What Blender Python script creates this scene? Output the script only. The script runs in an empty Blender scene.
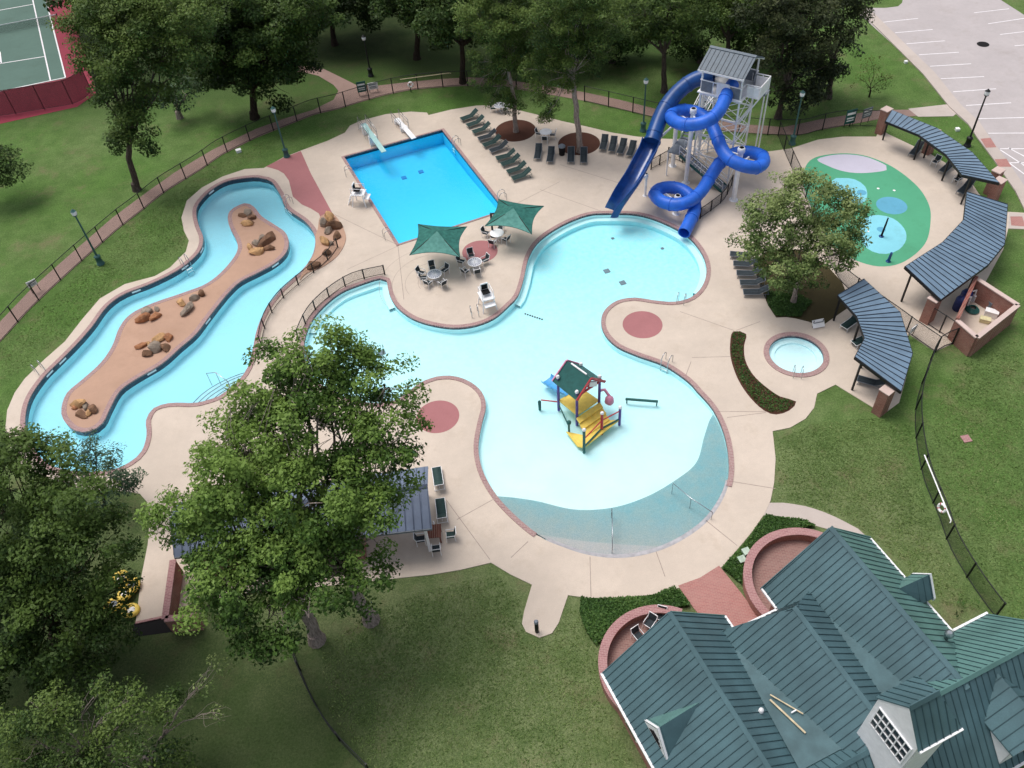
import bpy, math, random
import numpy as np
from mathutils import Vector, Matrix
from mathutils.geometry import tessellate_polygon
random.seed(7)
PI = math.pi
scene = bpy.context.scene
COL = scene.collection

# ------------------------------------------------------------------ camera
F, H = 845.0, 46.0                      # focal length in pixels, flying height in metres
_u = Vector((-68.0, 781.0, F)).normalized()
_f = Vector((0, 0, -1.0))
_y = (_f - _f.dot(_u) * _u).normalized()
_x = _y.cross(_u)
RM = Matrix((_x, _y, _u))               # camera axes -> world axes
cam_d = bpy.data.cameras.new('camera'); cam_d.sensor_width = 36.0; cam_d.lens = F / 1024 * 36
cam_d.clip_end = 3000; cam_d.clip_start = 0.5
cam = bpy.data.objects.new('camera', cam_d); COL.objects.link(cam)
cam.matrix_world = Matrix.Translation((0, 0, H)) @ RM.to_4x4()
scene.camera = cam
def ray(px, py): return RM @ Vector(((px - 512) / F, -(py - 384) / F, -1.0))
def U(px, py, z=0.0):                   # the place on the plane of height z seen at a pixel of the survey photo
    r = ray(px, py); t = (z - H) / r.z
    return Vector((r.x * t, r.y * t, z))
def UY(px, py, Y):                      # the place on the upright plane y = Y
    r = ray(px, py); t = Y / r.y
    return Vector((r.x * t, Y, H + r.z * t))
def U2(px, py, z=0.0):
    p = U(px, py, z); return Vector((p.x, p.y))

# ------------------------------------------------------------------ materials
def lin(c): return tuple(((v / 255) / 12.92 if v / 255 <= .04045 else ((v / 255 + .055) / 1.055) ** 2.4) for v in c)
MATS = {}
def nodes_of(name):
    m = bpy.data.materials.new(name); m.use_nodes = True
    nt = m.node_tree; nt.nodes.clear()
    out = nt.nodes.new('ShaderNodeOutputMaterial')
    MATS[name] = m
    return m, nt, out
def nd(nt, typ, **kw):
    n = nt.nodes.new(typ)
    for k, v in kw.items():
        if k.startswith('i_'):
            n.inputs[k[2:].replace('_', ' ')].default_value = v
        else: setattr(n, k, v)
    return n
def mix(nt, a, b, fac, blend='MIX'):
    n = nt.nodes.new('ShaderNodeMix'); n.data_type = 'RGBA'; n.blend_type = blend
    for sock, v in ((n.inputs[0], fac), (n.inputs[6], a), (n.inputs[7], b)):
        if isinstance(v, bpy.types.NodeSocket): nt.links.new(v, sock)
        elif isinstance(v, (int, float)): sock.default_value = v
        else: sock.default_value = (*v[:3], 1)
    return n.outputs[2]
def pos(nt, obj=False):
    if obj: return nt.nodes.new('ShaderNodeTexCoord').outputs['Object']
    return nt.nodes.new('ShaderNodeNewGeometry').outputs['Position']
def noise(nt, vec, scale, detail=4, rough=.6, lo=.35, hi=.65):
    n = nd(nt, 'ShaderNodeTexNoise'); n.inputs['Scale'].default_value = scale
    n.inputs['Detail'].default_value = detail; n.inputs['Roughness'].default_value = rough
    nt.links.new(vec, n.inputs['Vector'])
    r = nd(nt, 'ShaderNodeMapRange'); r.inputs[1].default_value = lo; r.inputs[2].default_value = hi
    nt.links.new(n.outputs[0], r.inputs[0])
    return r.outputs[0]
def bsdf(nt, out, col, rough=.7, spec=.4, metal=0.0, bump=None, bstr=.3, bdist=.02):
    p = nd(nt, 'ShaderNodeBsdfPrincipled')
    if isinstance(col, bpy.types.NodeSocket): nt.links.new(col, p.inputs['Base Color'])
    else: p.inputs['Base Color'].default_value = (*col, 1)
    if isinstance(rough, bpy.types.NodeSocket): nt.links.new(rough, p.inputs['Roughness'])
    else: p.inputs['Roughness'].default_value = rough
    p.inputs['Specular IOR Level'].default_value = spec; p.inputs['Metallic'].default_value = metal
    if bump is not None:
        b = nd(nt, 'ShaderNodeBump'); b.inputs['Strength'].default_value = bstr; b.inputs['Distance'].default_value = bdist
        nt.links.new(bump, b.inputs['Height']); nt.links.new(b.outputs[0], p.inputs['Normal'])
    nt.links.new(p.outputs[0], out.inputs[0])
    return p
def simple(name, rgb, rough=.6, spec=.4, metal=0.0, var=.22, scale=3.0, fine=40.0, obj=True, bstr=.15):
    """paint, metal, plastic: base colour with blotchy wear and fine grain"""
    m, nt, out = nodes_of(name); c = lin(rgb)
    v = pos(nt, obj)
    a = noise(nt, v, scale); b = noise(nt, v, fine, 2)
    dark = tuple(x * (1 - var) for x in c); lite = tuple(min(1, x * (1 + var * .6)) for x in c)
    c1 = mix(nt, dark, lite, a)
    c2 = mix(nt, c1, dark, mix_f(nt, b, .35))
    bsdf(nt, out, c2, rough, spec, metal, b, bstr, .01)
    return m
def mix_f(nt, s, k):
    n = nd(nt, 'ShaderNodeMath', operation='MULTIPLY'); nt.links.new(s, n.inputs[0]); n.inputs[1].default_value = k
    return n.outputs[0]

# ------------------------------------------------------------------ mesh builder
class MB:
    def __init__(s): s.v = []; s.f = []; s.m = []; s.mats = []; s.smooth = []
    def mi(s, mat):
        if mat not in s.mats: s.mats.append(mat)
        return s.mats.index(mat)
    def add(s, vs, fs, mat, smooth=False):
        o = len(s.v); s.v += [tuple(v) for v in vs]; k = s.mi(mat)
        for f in fs: s.f.append(tuple(i + o for i in f)); s.m.append(k); s.smooth.append(smooth)
        return s
    def box(s, c, size, mat, rz=0, M=None):
        x, y, z = (d / 2 for d in size)
        vs = [Vector(p) for p in ((-x,-y,-z),(x,-y,-z),(x,y,-z),(-x,y,-z),(-x,-y,z),(x,-y,z),(x,y,z),(-x,y,z))]
        R = M if M is not None else Matrix.Rotation(rz, 3, 'Z')
        c = Vector(c)
        return s.add([R @ v + c for v in vs], [(0,3,2,1),(4,5,6,7),(0,1,5,4),(1,2,6,5),(2,3,7,6),(3,0,4,7)], mat)
    def bar(s, a, b, w, h, mat, up=Vector((0, 0, 1))):
        a, b = Vector(a), Vector(b); d = b - a; L = d.length
        if L < 1e-6: return s
        d /= L; y = up.cross(d)
        if y.length < 1e-4: y = Vector((0, 1, 0)).cross(d)
        y.normalize(); z = d.cross(y)
        R = Matrix((d, y, z)).transposed()
        return s.box((a + b) / 2, (L, w, h), mat, M=R)
    def tube(s, pts, r, mat, n=8, caps=True, closed=False):
        pts = [Vector(p) for p in pts]; N = len(pts)
        rr = r if isinstance(r, (list, tuple)) else [r] * N
        vs = []; ref = None
        for i, p in enumerate(pts):
            if closed: t = pts[(i + 1) % N] - pts[i - 1]
            else: t = pts[min(i + 1, N - 1)] - pts[max(i - 1, 0)]
            if t.length < 1e-9: t = Vector((0, 0, 1))
            t.normalize()
            if ref is None: ref = Vector((0, 0, 1)) if abs(t.z) < .9 else Vector((1, 0, 0))
            x = (ref - ref.dot(t) * t)
            if x.length < 1e-5: x = Vector((1, .3, 0)) - Vector((1, .3, 0)).dot(t) * t
            x.normalize(); y = t.cross(x); ref = x
            for k in range(n):
                a = 2 * PI * k / n; vs.append(p + (x * math.cos(a) + y * math.sin(a)) * rr[i])
        fs = []
        for i in range(N if closed else N - 1):
            j = (i + 1) % N
            for k in range(n):
                l = (k + 1) % n; fs.append((i*n+k, i*n+l, j*n+l, j*n+k))
        s.add(vs, fs, mat, True)
        if caps and not closed: s.add(vs[:n], [tuple(range(n))[::-1]], mat); s.add(vs[-n:], [tuple(range(n))], mat)
        return s
    def lathe(s, prof, mat, c=(0, 0, 0), n=20, cap=True):
        c = Vector(c); vs = []
        for r, z in prof:
            for k in range(n):
                a = 2 * PI * k / n; vs.append(c + Vector((r * math.cos(a), r * math.sin(a), z)))
        fs = [(i*n+k, i*n+(k+1) % n, (i+1)*n+(k+1) % n, (i+1)*n+k) for i in range(len(prof)-1) for k in range(n)]
        s.add(vs, fs, mat, True)
        if cap: s.add(vs[:n], [tuple(range(n))[::-1]], mat); s.add(vs[-n:], [tuple(range(n))], mat)
        return s
    def sheet(s, outer, z, mat, holes=(), zf=None):
        polys = [[Vector((p[0], p[1], 0)) for p in q] for q in (outer, *holes)]
        flat = [p for q in polys for p in q]
        tris = tessellate_polygon(polys)
        vs = [(p.x, p.y, zf(p) if zf else z) for p in flat]; fs = []
        for a, b, c in tris:
            A, B, C = flat[a], flat[b], flat[c]
            cr = (B - A).cross(C - A).z
            if abs(cr) < 1e-9: continue
            fs.append((a, b, c) if cr > 0 else (a, c, b))
        return s.add(vs, fs, mat)
    def skirt(s, poly, z0, z1, mat, inward=False):
        n = len(poly); vs = [(p[0], p[1], z0) for p in poly] + [(p[0], p[1], z1) for p in poly]
        fs = [(i, (i+1) % n, n+(i+1) % n, n+i) for i in range(n)]
        if inward: fs = [f[::-1] for f in fs]
        return s.add(vs, fs, mat)
    def prism(s, poly, z0, z1, mat, holes=(), top=None):
        poly = ccw(poly)
        s.sheet(poly, z1, top or mat, holes); s.skirt(poly, z0, z1, mat)
        for h in holes: s.skirt(ccw(h), z0, z1, mat, True)
        return s
    def slab(s, quad, th, mat):
        """a sloping sheet (list of 3D points, counter-clockwise seen from above) with thickness downwards"""
        n = len(quad); q = [Vector(p) for p in quad]; lo = [p - Vector((0, 0, th)) for p in q]
        fs = [tuple(range(n)), tuple(range(2*n-1, n-1, -1))] + [(i, n+i, n+(i+1) % n, (i+1) % n) for i in range(n)]
        return s.add(q + lo, fs, mat)
    def build(s, name, parent=None, loc=(0, 0, 0), rz=0, local=False):
        """verts are world coordinates unless local; parented meshes are stored relative to their thing's base"""
        vs = s.v
        base = Vector((0, 0, 0))
        if not local:
            if parent is not None:
                base = world_loc(parent)
                if parent.rotation_euler.z != 0: raise ValueError(name)
            else: base = Vector(loc)
            vs = [(v[0]-base.x, v[1]-base.y, v[2]-base.z) for v in vs]
        me = bpy.data.meshes.new(name); me.from_pydata(vs, [], s.f)
        for m in s.mats: me.materials.append(m)
        me.polygons.foreach_set('material_index', s.m)
        me.polygons.foreach_set('use_smooth', s.smooth)
        me.validate(); me.update()
        o = bpy.data.objects.new(name, me); COL.objects.link(o)
        if parent is not None: o.parent = parent
        else: o.location = loc; o.rotation_euler = (0, 0, rz)
        return o
def world_loc(o):
    v = Vector(o.location)
    while o.parent is not None: o = o.parent; v += Vector(o.location)
    return v
def ccw(p):
    a = sum(p[i][0]*p[(i+1) % len(p)][1] - p[(i+1) % len(p)][0]*p[i][1] for i in range(len(p)))
    return list(p) if a > 0 else list(p)[::-1]
def tag(o, label=None, cat=None, group=None, kind=None):
    if label: o['label'] = label
    if cat: o['category'] = cat
    if group: o['group'] = group
    if kind: o['kind'] = kind
    return o
def thing(name, label, cat, loc=(0, 0, 0), rz=0, group=None):
    o = bpy.data.objects.new(name, None); COL.objects.link(o); o.empty_display_size = .3
    o.location = loc; o.rotation_euler = (0, 0, rz)
    return tag(o, label, cat, group)
def struct(name, mb, loc=(0, 0, 0)):
    o = mb.build(name, loc=loc); o['kind'] = 'structure'; return o
def dup(src, loc, rz=0, label=None, group=None):
    def cp(o, par):
        c = o.copy(); COL.objects.link(c)
        if par is not None: c.parent = par
        for ch in list(o.children): cp(ch, c)
        return c
    r = cp(src, None); r.location = loc; r.rotation_euler = (0, 0, rz)
    if label: r['label'] = label
    if group: r['group'] = group
    return r
def spline(pts, closed=True, step=.45):
    """smooth curve through world points"""
    P = [Vector(p) for p in pts]; N = len(P); out = []
    for i in range(N if closed else N - 1):
        if closed: p0, p1, p2, p3 = P[i-1], P[i], P[(i+1) % N], P[(i+2) % N]
        else: p0, p1, p2, p3 = P[max(i-1, 0)], P[i], P[i+1], P[min(i+2, N-1)]
        k = max(1, int((p2 - p1).length / step))
        for j in range(k):
            t = j / k
            out.append(.5 * ((2*p1) + (p2-p0)*t + (2*p0-5*p1+4*p2-p3)*t*t + (3*p1-p0-3*p2+p3)*t**3))
    if not closed: out.append(P[-1])
    return out
def pix(pts, z=0.0): return [U2(p[0], p[1], z) for p in pts]
def cpix(pts, z=0.0, step=.45): return ccw(spline(pix(pts, z), True, step))
def offset(poly, d):
    """poly counter-clockwise; d > 0 grows it"""
    n = len(poly); out = []
    for i in range(n):
        t = (poly[(i+1) % n] - poly[i-1])
        if t.length < 1e-9: out.append(poly[i]); continue
        t.normalize(); out.append(poly[i] + Vector((t.y, -t.x)) * d)
    return out
def circle(c, r, n=48, ry=None): return [Vector((c[0] + r*math.cos(2*PI*i/n), c[1] + (ry or r)*math.sin(2*PI*i/n))) for i in range(n)]
def inside(p, poly):
    x, y = p[0], p[1]; c = False; j = len(poly) - 1
    for i in range(len(poly)):
        xi, yi = poly[i][0], poly[i][1]; xj, yj = poly[j][0], poly[j][1]
        if (yi > y) != (yj > y) and x < (xj-xi)*(y-yi)/(yj-yi)+xi: c = not c
        j = i
    return c
def ring(mb, inner, outer, z0, z1, mat):
    n = len(inner)
    vs = [(p.x, p.y, z1) for p in inner] + [(p.x, p.y, z1) for p in outer] + [(p.x, p.y, z0) for p in outer]
    fs = []
    for i in range(n):
        j = (i + 1) % n
        fs.append((i, n+i, n+j, j)); fs.append((n+i, 2*n+i, 2*n+j, n+j))
    mb.add(vs, fs, mat)
def strip(mb, pts, w, z, mat):
    """flat ribbon along an open polyline"""
    n = len(pts); L = []; R = []
    for i in range(n):
        t = (pts[min(i+1, n-1)] - pts[max(i-1, 0)]).normalized(); nn = Vector((-t.y, t.x)) * w / 2
        L.append((pts[i].x+nn.x, pts[i].y+nn.y, z)); R.append((pts[i].x-nn.x, pts[i].y-nn.y, z))
    mb.add(L + R, [(n+i, n+i+1, i+1, i) for i in range(n-1)], mat)
# ------------------------------------------------------------------ world and sun
world = bpy.data.worlds.new('World'); scene.world = world; world.use_nodes = True
wn = world.node_tree; bg = wn.nodes['Background']
sky = wn.nodes.new('ShaderNodeTexSky'); sky.sky_type = 'NISHITA'; sky.sun_disc = False
SUN_EL, SUN_AZ = math.radians(68), math.radians(-50)       # azimuth from +Y, clockwise
sky.sun_elevation = SUN_EL; sky.sun_rotation = SUN_AZ
sky.air_density = 1.0; sky.dust_density = 4.0; sky.ozone_density = 1.0
hs = wn.nodes.new('ShaderNodeHueSaturation'); hs.inputs['Saturation'].default_value = .45
wn.links.new(sky.outputs[0], hs.inputs['Color']); wn.links.new(hs.outputs[0], bg.inputs['Color'])
bg.inputs['Strength'].default_value = .15
sl = bpy.data.lights.new('sun', 'SUN'); sl.energy = 1.75; sl.angle = math.radians(30); sl.color = (1.0, .955, .9)
so = bpy.data.objects.new('sun', sl); COL.objects.link(so); so.location = (-90, 60, 90)
sd = Vector((math.sin(SUN_AZ) * math.cos(SUN_EL), math.cos(SUN_AZ) * math.cos(SUN_EL), math.sin(SUN_EL)))
so.rotation_euler = (-sd).to_track_quat('-Z', 'Y').to_euler()
scene.view_settings.view_transform = 'Standard'; scene.view_settings.look = 'None'
scene.view_settings.exposure = 0; scene.view_settings.gamma = 1
scene.render.engine = 'CYCLES'
scene.cycles.max_bounces = 8; scene.cycles.transparent_max_bounces = 24

# ------------------------------------------------------------------ ground materials
def grass_mat():
    m, nt, out = nodes_of('lawn_grass'); p = pos(nt)
    sep = nd(nt, 'ShaderNodeSeparateXYZ'); nt.links.new(p, sep.inputs[0])
    fine = noise(nt, p, 7.0, 8, .8, .38, .62)
    vfine = noise(nt, p, 15.0, 4, .8, .36, .64)
    mid = noise(nt, p, .55, 8, .72, .40, .62)
    big = noise(nt, p, .10, 6, .65, .38, .62)
    lush = mix(nt, (.078, .175, .032), (.18, .33, .078), fine)
    dull = mix(nt, (.165, .215, .09), (.31, .355, .165), fine)
    # lawn beside the clubhouse on the near side is thin and olive, the mown slopes on the right are lush
    near = nd(nt, 'ShaderNodeMapRange'); near.inputs[1].default_value = 46; near.inputs[2].default_value = 30
    nt.links.new(sep.outputs['Y'], near.inputs[0])
    rt = nd(nt, 'ShaderNodeMapRange'); rt.inputs[1].default_value = 24; rt.inputs[2].default_value = 29
    nt.links.new(sep.outputs['X'], rt.inputs[0])
    inv = nd(nt, 'ShaderNodeMath', operation='SUBTRACT'); inv.inputs[0].default_value = 1; nt.links.new(rt.outputs[0], inv.inputs[1])
    d = nd(nt, 'ShaderNodeMath', operation='MULTIPLY'); nt.links.new(near.outputs[0], d.inputs[0]); nt.links.new(inv.outputs[0], d.inputs[1])
    d2 = nd(nt, 'ShaderNodeMath', operation='MULTIPLY_ADD'); nt.links.new(big, d2.inputs[0]); d2.inputs[1].default_value = .5; nt.links.new(mix_f(nt, d.outputs[0], .75), d2.inputs[2])
    d2.use_clamp = True
    c = mix(nt, lush, dull, d2.outputs[0])
    c = mix(nt, c, mix(nt, (.048, .108, .022), (.105, .19, .045), fine), mix_f(nt, mid, .6))
    worn = noise(nt, p, .30, 9, .78, .53, .70)
    c = mix(nt, c, (.26, .215, .125), mix_f(nt, worn, .8))
    c = mix(nt, c, (.016, .035, .008), mix_f(nt, vfine, .5))
    # shade under the far trees, painted into the grass colour
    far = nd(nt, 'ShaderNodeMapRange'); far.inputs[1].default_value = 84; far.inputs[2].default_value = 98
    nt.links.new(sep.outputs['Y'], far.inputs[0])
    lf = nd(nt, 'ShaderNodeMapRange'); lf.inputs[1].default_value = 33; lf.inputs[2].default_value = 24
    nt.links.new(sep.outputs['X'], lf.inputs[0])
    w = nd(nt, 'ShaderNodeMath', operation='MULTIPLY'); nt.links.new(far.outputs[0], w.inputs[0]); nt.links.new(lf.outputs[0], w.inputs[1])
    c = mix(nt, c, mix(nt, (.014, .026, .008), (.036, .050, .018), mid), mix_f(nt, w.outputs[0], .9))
    ll = nd(nt, 'ShaderNodeMath', operation='MULTIPLY_ADD'); nt.links.new(sep.outputs[0], ll.inputs[0]); ll.inputs[1].default_value = .55; nt.links.new(sep.outputs[1], ll.inputs[2])  # tree shade at the near left corner, also painted into the grass
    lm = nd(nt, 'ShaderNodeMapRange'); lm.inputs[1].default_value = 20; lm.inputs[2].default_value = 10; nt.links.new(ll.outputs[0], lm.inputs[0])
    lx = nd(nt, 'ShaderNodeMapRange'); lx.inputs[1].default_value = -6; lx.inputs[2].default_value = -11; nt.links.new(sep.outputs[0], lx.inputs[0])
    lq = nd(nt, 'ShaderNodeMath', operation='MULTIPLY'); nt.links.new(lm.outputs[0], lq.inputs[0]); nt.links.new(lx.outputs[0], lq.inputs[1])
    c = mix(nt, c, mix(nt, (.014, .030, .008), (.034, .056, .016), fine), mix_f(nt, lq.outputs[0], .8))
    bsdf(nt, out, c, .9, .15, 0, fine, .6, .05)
    return m
def concrete(name, rgb, var=.10, dirt=.25, speck=.25, bump=.2):
    m, nt, out = nodes_of(name); p = pos(nt); c = lin(rgb)
    a = noise(nt, p, .22, 5, .6, .35, .65); b = noise(nt, p, 1.7, 6, .7, .3, .7); s = noise(nt, p, 22, 3, .8, .3, .7)
    c1 = mix(nt, tuple(x*(1-var) for x in c), tuple(min(1, x*(1+var*.5)) for x in c), a)
    c2 = mix(nt, c1, tuple(x*.72 for x in c), mix_f(nt, b, dirt))
    c3 = mix(nt, c2, tuple(x*.6 for x in c), mix_f(nt, s, speck))
    st = noise(nt, p, .45, 9, .78, .53, .76)
    c4 = mix(nt, c3, tuple(x*q for x, q in zip(c, (.66, .62, .56))), mix_f(nt, st, .55))
    bsdf(nt, out, c4, .85, .25, 0, s, bump, .008)
    return m
def brick(name, c1, c2, mortar, scale=1.0, flat=False, bump=.5):
    m, nt, out = nodes_of(name); p = pos(nt)
    sep = nd(nt, 'ShaderNodeSeparateXYZ'); nt.links.new(p, sep.inputs[0])
    cmb = nd(nt, 'ShaderNodeCombineXYZ')
    if flat:
        nt.links.new(p, cmb.inputs[0]); v = p
    else:
        ad = nd(nt, 'ShaderNodeMath', operation='SUBTRACT'); nt.links.new(sep.outputs[0], ad.inputs[0]); nt.links.new(sep.outputs[1], ad.inputs[1])
        nt.links.new(ad.outputs[0], cmb.inputs[0]); nt.links.new(sep.outputs[2], cmb.inputs[1]); v = cmb.outputs[0]
    t = nd(nt, 'ShaderNodeTexBrick'); nt.links.new(v, t.inputs['Vector'])
    t.inputs['Color1'].default_value = (*lin(c1), 1); t.inputs['Color2'].default_value = (*lin(c2), 1); t.inputs['Mortar'].default_value = (*lin(mortar), 1)
    t.inputs['Scale'].default_value = 1.0; t.inputs['Mortar Size'].default_value = .012 * scale
    t.inputs['Brick Width'].default_value = .23 * scale; t.inputs['Row Height'].default_value = .08 * scale
    n = noise(nt, p, 1.3, 5)
    c = mix(nt, t.outputs['Color'], mix(nt, t.outputs['Color'], lin(mortar), .35), n)
    bsdf(nt, out, c, .85, .2, 0, t.outputs['Fac'], -bump, .01)
    return m
def water_mat(name, tint, bump=.12, scale=1.6):
    m, nt, out = nodes_of(name); p = pos(nt)
    tr = nd(nt, 'ShaderNodeBsdfTransparent'); tr.inputs[0].default_value = (*tint, 1)
    gl = nd(nt, 'ShaderNodeBsdfGlossy'); gl.inputs['Roughness'].default_value = .04
    n1 = noise(nt, p, scale, 4, .6, 0, 1)
    b = nd(nt, 'ShaderNodeBump'); b.inputs['Strength'].default_value = bump; b.inputs['Distance'].default_value = .05
    nt.links.new(n1, b.inputs['Height']); nt.links.new(b.outputs[0], gl.inputs['Normal'])
    fr = nd(nt, 'ShaderNodeFresnel'); fr.inputs[0].default_value = 1.33; nt.links.new(b.outputs[0], fr.inputs['Normal'])
    mx = nd(nt, 'ShaderNodeMixShader'); nt.links.new(fr.outputs[0], mx.inputs[0]); nt.links.new(tr.outputs[0], mx.inputs[1]); nt.links.new(gl.outputs[0], mx.inputs[2])
    nt.links.new(mx.outputs[0], out.inputs[0])
    return m
def floor_mat(name, shallow, deep, d0, d1):
    """painted pool plaster, tinted by the depth of water above it"""
    m, nt, out = nodes_of(name); p = pos(nt)
    sep = nd(nt, 'ShaderNodeSeparateXYZ'); nt.links.new(p, sep.inputs[0])
    r = nd(nt, 'ShaderNodeMapRange'); r.inputs[1].default_value = d0; r.inputs[2].default_value = d1; nt.links.new(sep.outputs[2], r.inputs[0])
    a = noise(nt, p, .35, 5, .6); b = noise(nt, p, 2.4, 5, .7)
    c = mix(nt, shallow, deep, r.outputs[0])
    c = mix(nt, c, mix(nt, c, deep, .35), mix_f(nt, a, .55))
    c = mix(nt, c, tuple(x*.86 for x in shallow), mix_f(nt, b, .4))
    bsdf(nt, out, c, .8, .2)
    return m
def mesh_mat(name, rgb, size, wire):
    """chain-link: two crossed sets of wires with open holes between, laid out in metres along the panel"""
    m, nt, out = nodes_of(name); p = pos(nt)
    sep = nd(nt, 'ShaderNodeSeparateXYZ'); nt.links.new(p, sep.inputs[0])
    def mth(op, a, b=None):
        n = nd(nt, 'ShaderNodeMath', operation=op)
        for i, v in enumerate((a, b)):
            if v is None: continue
            if isinstance(v, bpy.types.NodeSocket): nt.links.new(v, n.inputs[i])
            else: n.inputs[i].default_value = v
        return n.outputs[0]
    h = mth('ADD', sep.outputs[0], sep.outputs[1])
    masks = []
    for sg in (1, -1):
        q = mth('ADD', h, mth('MULTIPLY', sep.outputs[2], sg * 1.3))
        fr = mth('FRACT', mth('DIVIDE', q, size))
        masks.append(mth('LESS_THAN', fr, wire))
    mk = mth('MAXIMUM', masks[0], masks[1])
    tr = nd(nt, 'ShaderNodeBsdfTransparent'); df = nd(nt, 'ShaderNodeBsdfPrincipled')
    df.inputs['Base Color'].default_value = (*lin(rgb), 1); df.inputs['Roughness'].default_value = .6
    mx = nd(nt, 'ShaderNodeMixShader'); nt.links.new(mk, mx.inputs[0]); nt.links.new(tr.outputs[0], mx.inputs[1]); nt.links.new(df.outputs[0], mx.inputs[2])
    nt.links.new(mx.outputs[0], out.inputs[0])
    return m
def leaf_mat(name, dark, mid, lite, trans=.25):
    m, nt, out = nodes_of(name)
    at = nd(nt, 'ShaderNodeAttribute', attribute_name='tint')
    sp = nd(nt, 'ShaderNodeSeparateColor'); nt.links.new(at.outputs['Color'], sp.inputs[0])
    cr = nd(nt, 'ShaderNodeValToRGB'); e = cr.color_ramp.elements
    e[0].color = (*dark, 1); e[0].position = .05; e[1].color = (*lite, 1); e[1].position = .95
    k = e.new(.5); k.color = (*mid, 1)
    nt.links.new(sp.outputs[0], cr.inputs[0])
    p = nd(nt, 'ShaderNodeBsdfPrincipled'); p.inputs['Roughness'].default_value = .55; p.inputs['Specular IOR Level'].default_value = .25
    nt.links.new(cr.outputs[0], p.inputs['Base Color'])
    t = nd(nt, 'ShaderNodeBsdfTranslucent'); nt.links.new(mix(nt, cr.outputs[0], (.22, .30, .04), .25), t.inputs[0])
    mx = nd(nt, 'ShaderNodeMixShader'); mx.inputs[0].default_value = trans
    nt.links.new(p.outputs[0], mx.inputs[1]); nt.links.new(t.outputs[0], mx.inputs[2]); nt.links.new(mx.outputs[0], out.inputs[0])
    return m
def bark_mat(name, rgb):
    m, nt, out = nodes_of(name); p = pos(nt); c = lin(rgb)
    mp = nd(nt, 'ShaderNodeMapping'); mp.inputs['Scale'].default_value = (9, 9, 1.6); nt.links.new(p, mp.inputs[0])
    a = noise(nt, mp.outputs[0], 1.2, 6, .7)
    bsdf(nt, out, mix(nt, tuple(x*.45 for x in c), tuple(x*1.15 for x in c), a), .95, .1, 0, a, .8, .05)
    return m

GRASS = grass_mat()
DECK = concrete('deck_concrete', (219, 204, 189), .12, .3, .5)
DECKJ = simple('deck_joint', (168, 150, 140), obj=False, var=.2)
LAZYDECK = concrete('rubbed_concrete', (212, 196, 180), .08, .2, .3)
ISLE = concrete('island_concrete', (196, 160, 138), .12, .35, .45)
WALK = concrete('walk_concrete', (158, 133, 124), .12, .4, .35)
PALEWALK = concrete('pale_walk_concrete', (200, 188, 180), .08, .2, .3)
ROAD = concrete('lot_concrete', (192, 184, 184), .08, .3, .35)
LINE = simple('line_paint', (236, 232, 234), obj=False, var=.12, rough=.8)
RED = concrete('red_stamped_concrete', (180, 122, 124), .12, .3, .5)
REDWALK = brick('red_walk_pavers', (176, 120, 114), (160, 106, 102), (178, 140, 132), 1.2, True, .2)
COPE = brick('coping_brick', (164, 128, 128), (142, 108, 112), (178, 156, 150), 1.6, True, .2)
TILE = simple('waterline_tile', (34, 50, 74), rough=.2, spec=.6, obj=False, var=.3, scale=6)
PATIO = brick('patio_pavers', (148, 110, 104), (128, 94, 90), (158, 132, 124), 1.3, True, .2)
MULCH = concrete('mulch', (92, 58, 46), .3, .6, .9, .8)
BED = concrete('planting_bed_soil', (74, 66, 40), .3, .6, .8, .8)
GPAD = concrete('splash_green', (90, 172, 134), .07, .2, .3)
LPAD = concrete('splash_lilac', (204, 200, 216), .05, .15, .2)
CPAD = concrete('splash_cyan', (140, 216, 232), .06, .2, .25)
BPAD = concrete('splash_blue', (104, 176, 206), .08, .2, .3)
TENNIS = concrete('court_green', (92, 118, 108), .08, .25, .2)
TENRED = concrete('court_red', (146, 58, 74), .1, .3, .25)
def beach_mat():
    m, nt, out = nodes_of('beach_pebble_tile'); p = pos(nt)
    sep = nd(nt, 'ShaderNodeSeparateXYZ'); nt.links.new(p, sep.inputs[0])
    r = nd(nt, 'ShaderNodeMapRange'); r.inputs[1].default_value = -.24; r.inputs[2].default_value = -.05; nt.links.new(sep.outputs[2], r.inputs[0])
    s1 = noise(nt, p, 14, 3, .8, .35, .65); s2 = noise(nt, p, 1.1, 6, .7, .35, .65)
    c = mix(nt, lin((140, 182, 190)), lin((178, 178, 178)), r.outputs[0])
    c = mix(nt, c, lin((196, 186, 170)), mix_f(nt, s2, .35))
    c = mix(nt, c, lin((92, 128, 138)), mix_f(nt, s1, .45))
    bsdf(nt, out, c, .8, .3, 0, s1, .3, .01)
    return m
BEACH = beach_mat()
BRICK = brick('red_brick', (142, 80, 72), (116, 62, 56), (176, 146, 132), 1.0)
BRICKTOP = brick('brick_cap', (166, 118, 120), (146, 100, 104), (184, 150, 146), 1.3, True, .3)
CAPST = concrete('cap_stone', (212, 190, 182), .08, .2, .3)
WHITE = simple('white_paint', (246, 246, 248), rough=.45, var=.08)
WHITEM = simple('white_steel', (246, 246, 248), rough=.35, var=.1, metal=.0)
STEEL = simple('stainless_steel', (190, 194, 198), rough=.25, metal=.9, var=.1)
BLACKM = simple('black_steel', (26, 28, 30), rough=.5, var=.3)
DGREEN = simple('dark_green_sling', (40, 66, 64), rough=.75, var=.3, scale=5)
DNAVY = simple('dark_grey_sling', (46, 56, 62), rough=.75, var=.3, scale=5)
LAMPGREEN = simple('lamp_green', (58, 98, 96), rough=.5, var=.25)
TEAL = simple('pale_teal_board', (168, 208, 206), rough=.6, var=.12)
ROOF = simple('teal_roof_metal', (78, 108, 115), rough=.5, spec=.5, metal=.0, var=.24, scale=.45, fine=14, obj=False, bstr=.05)
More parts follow.
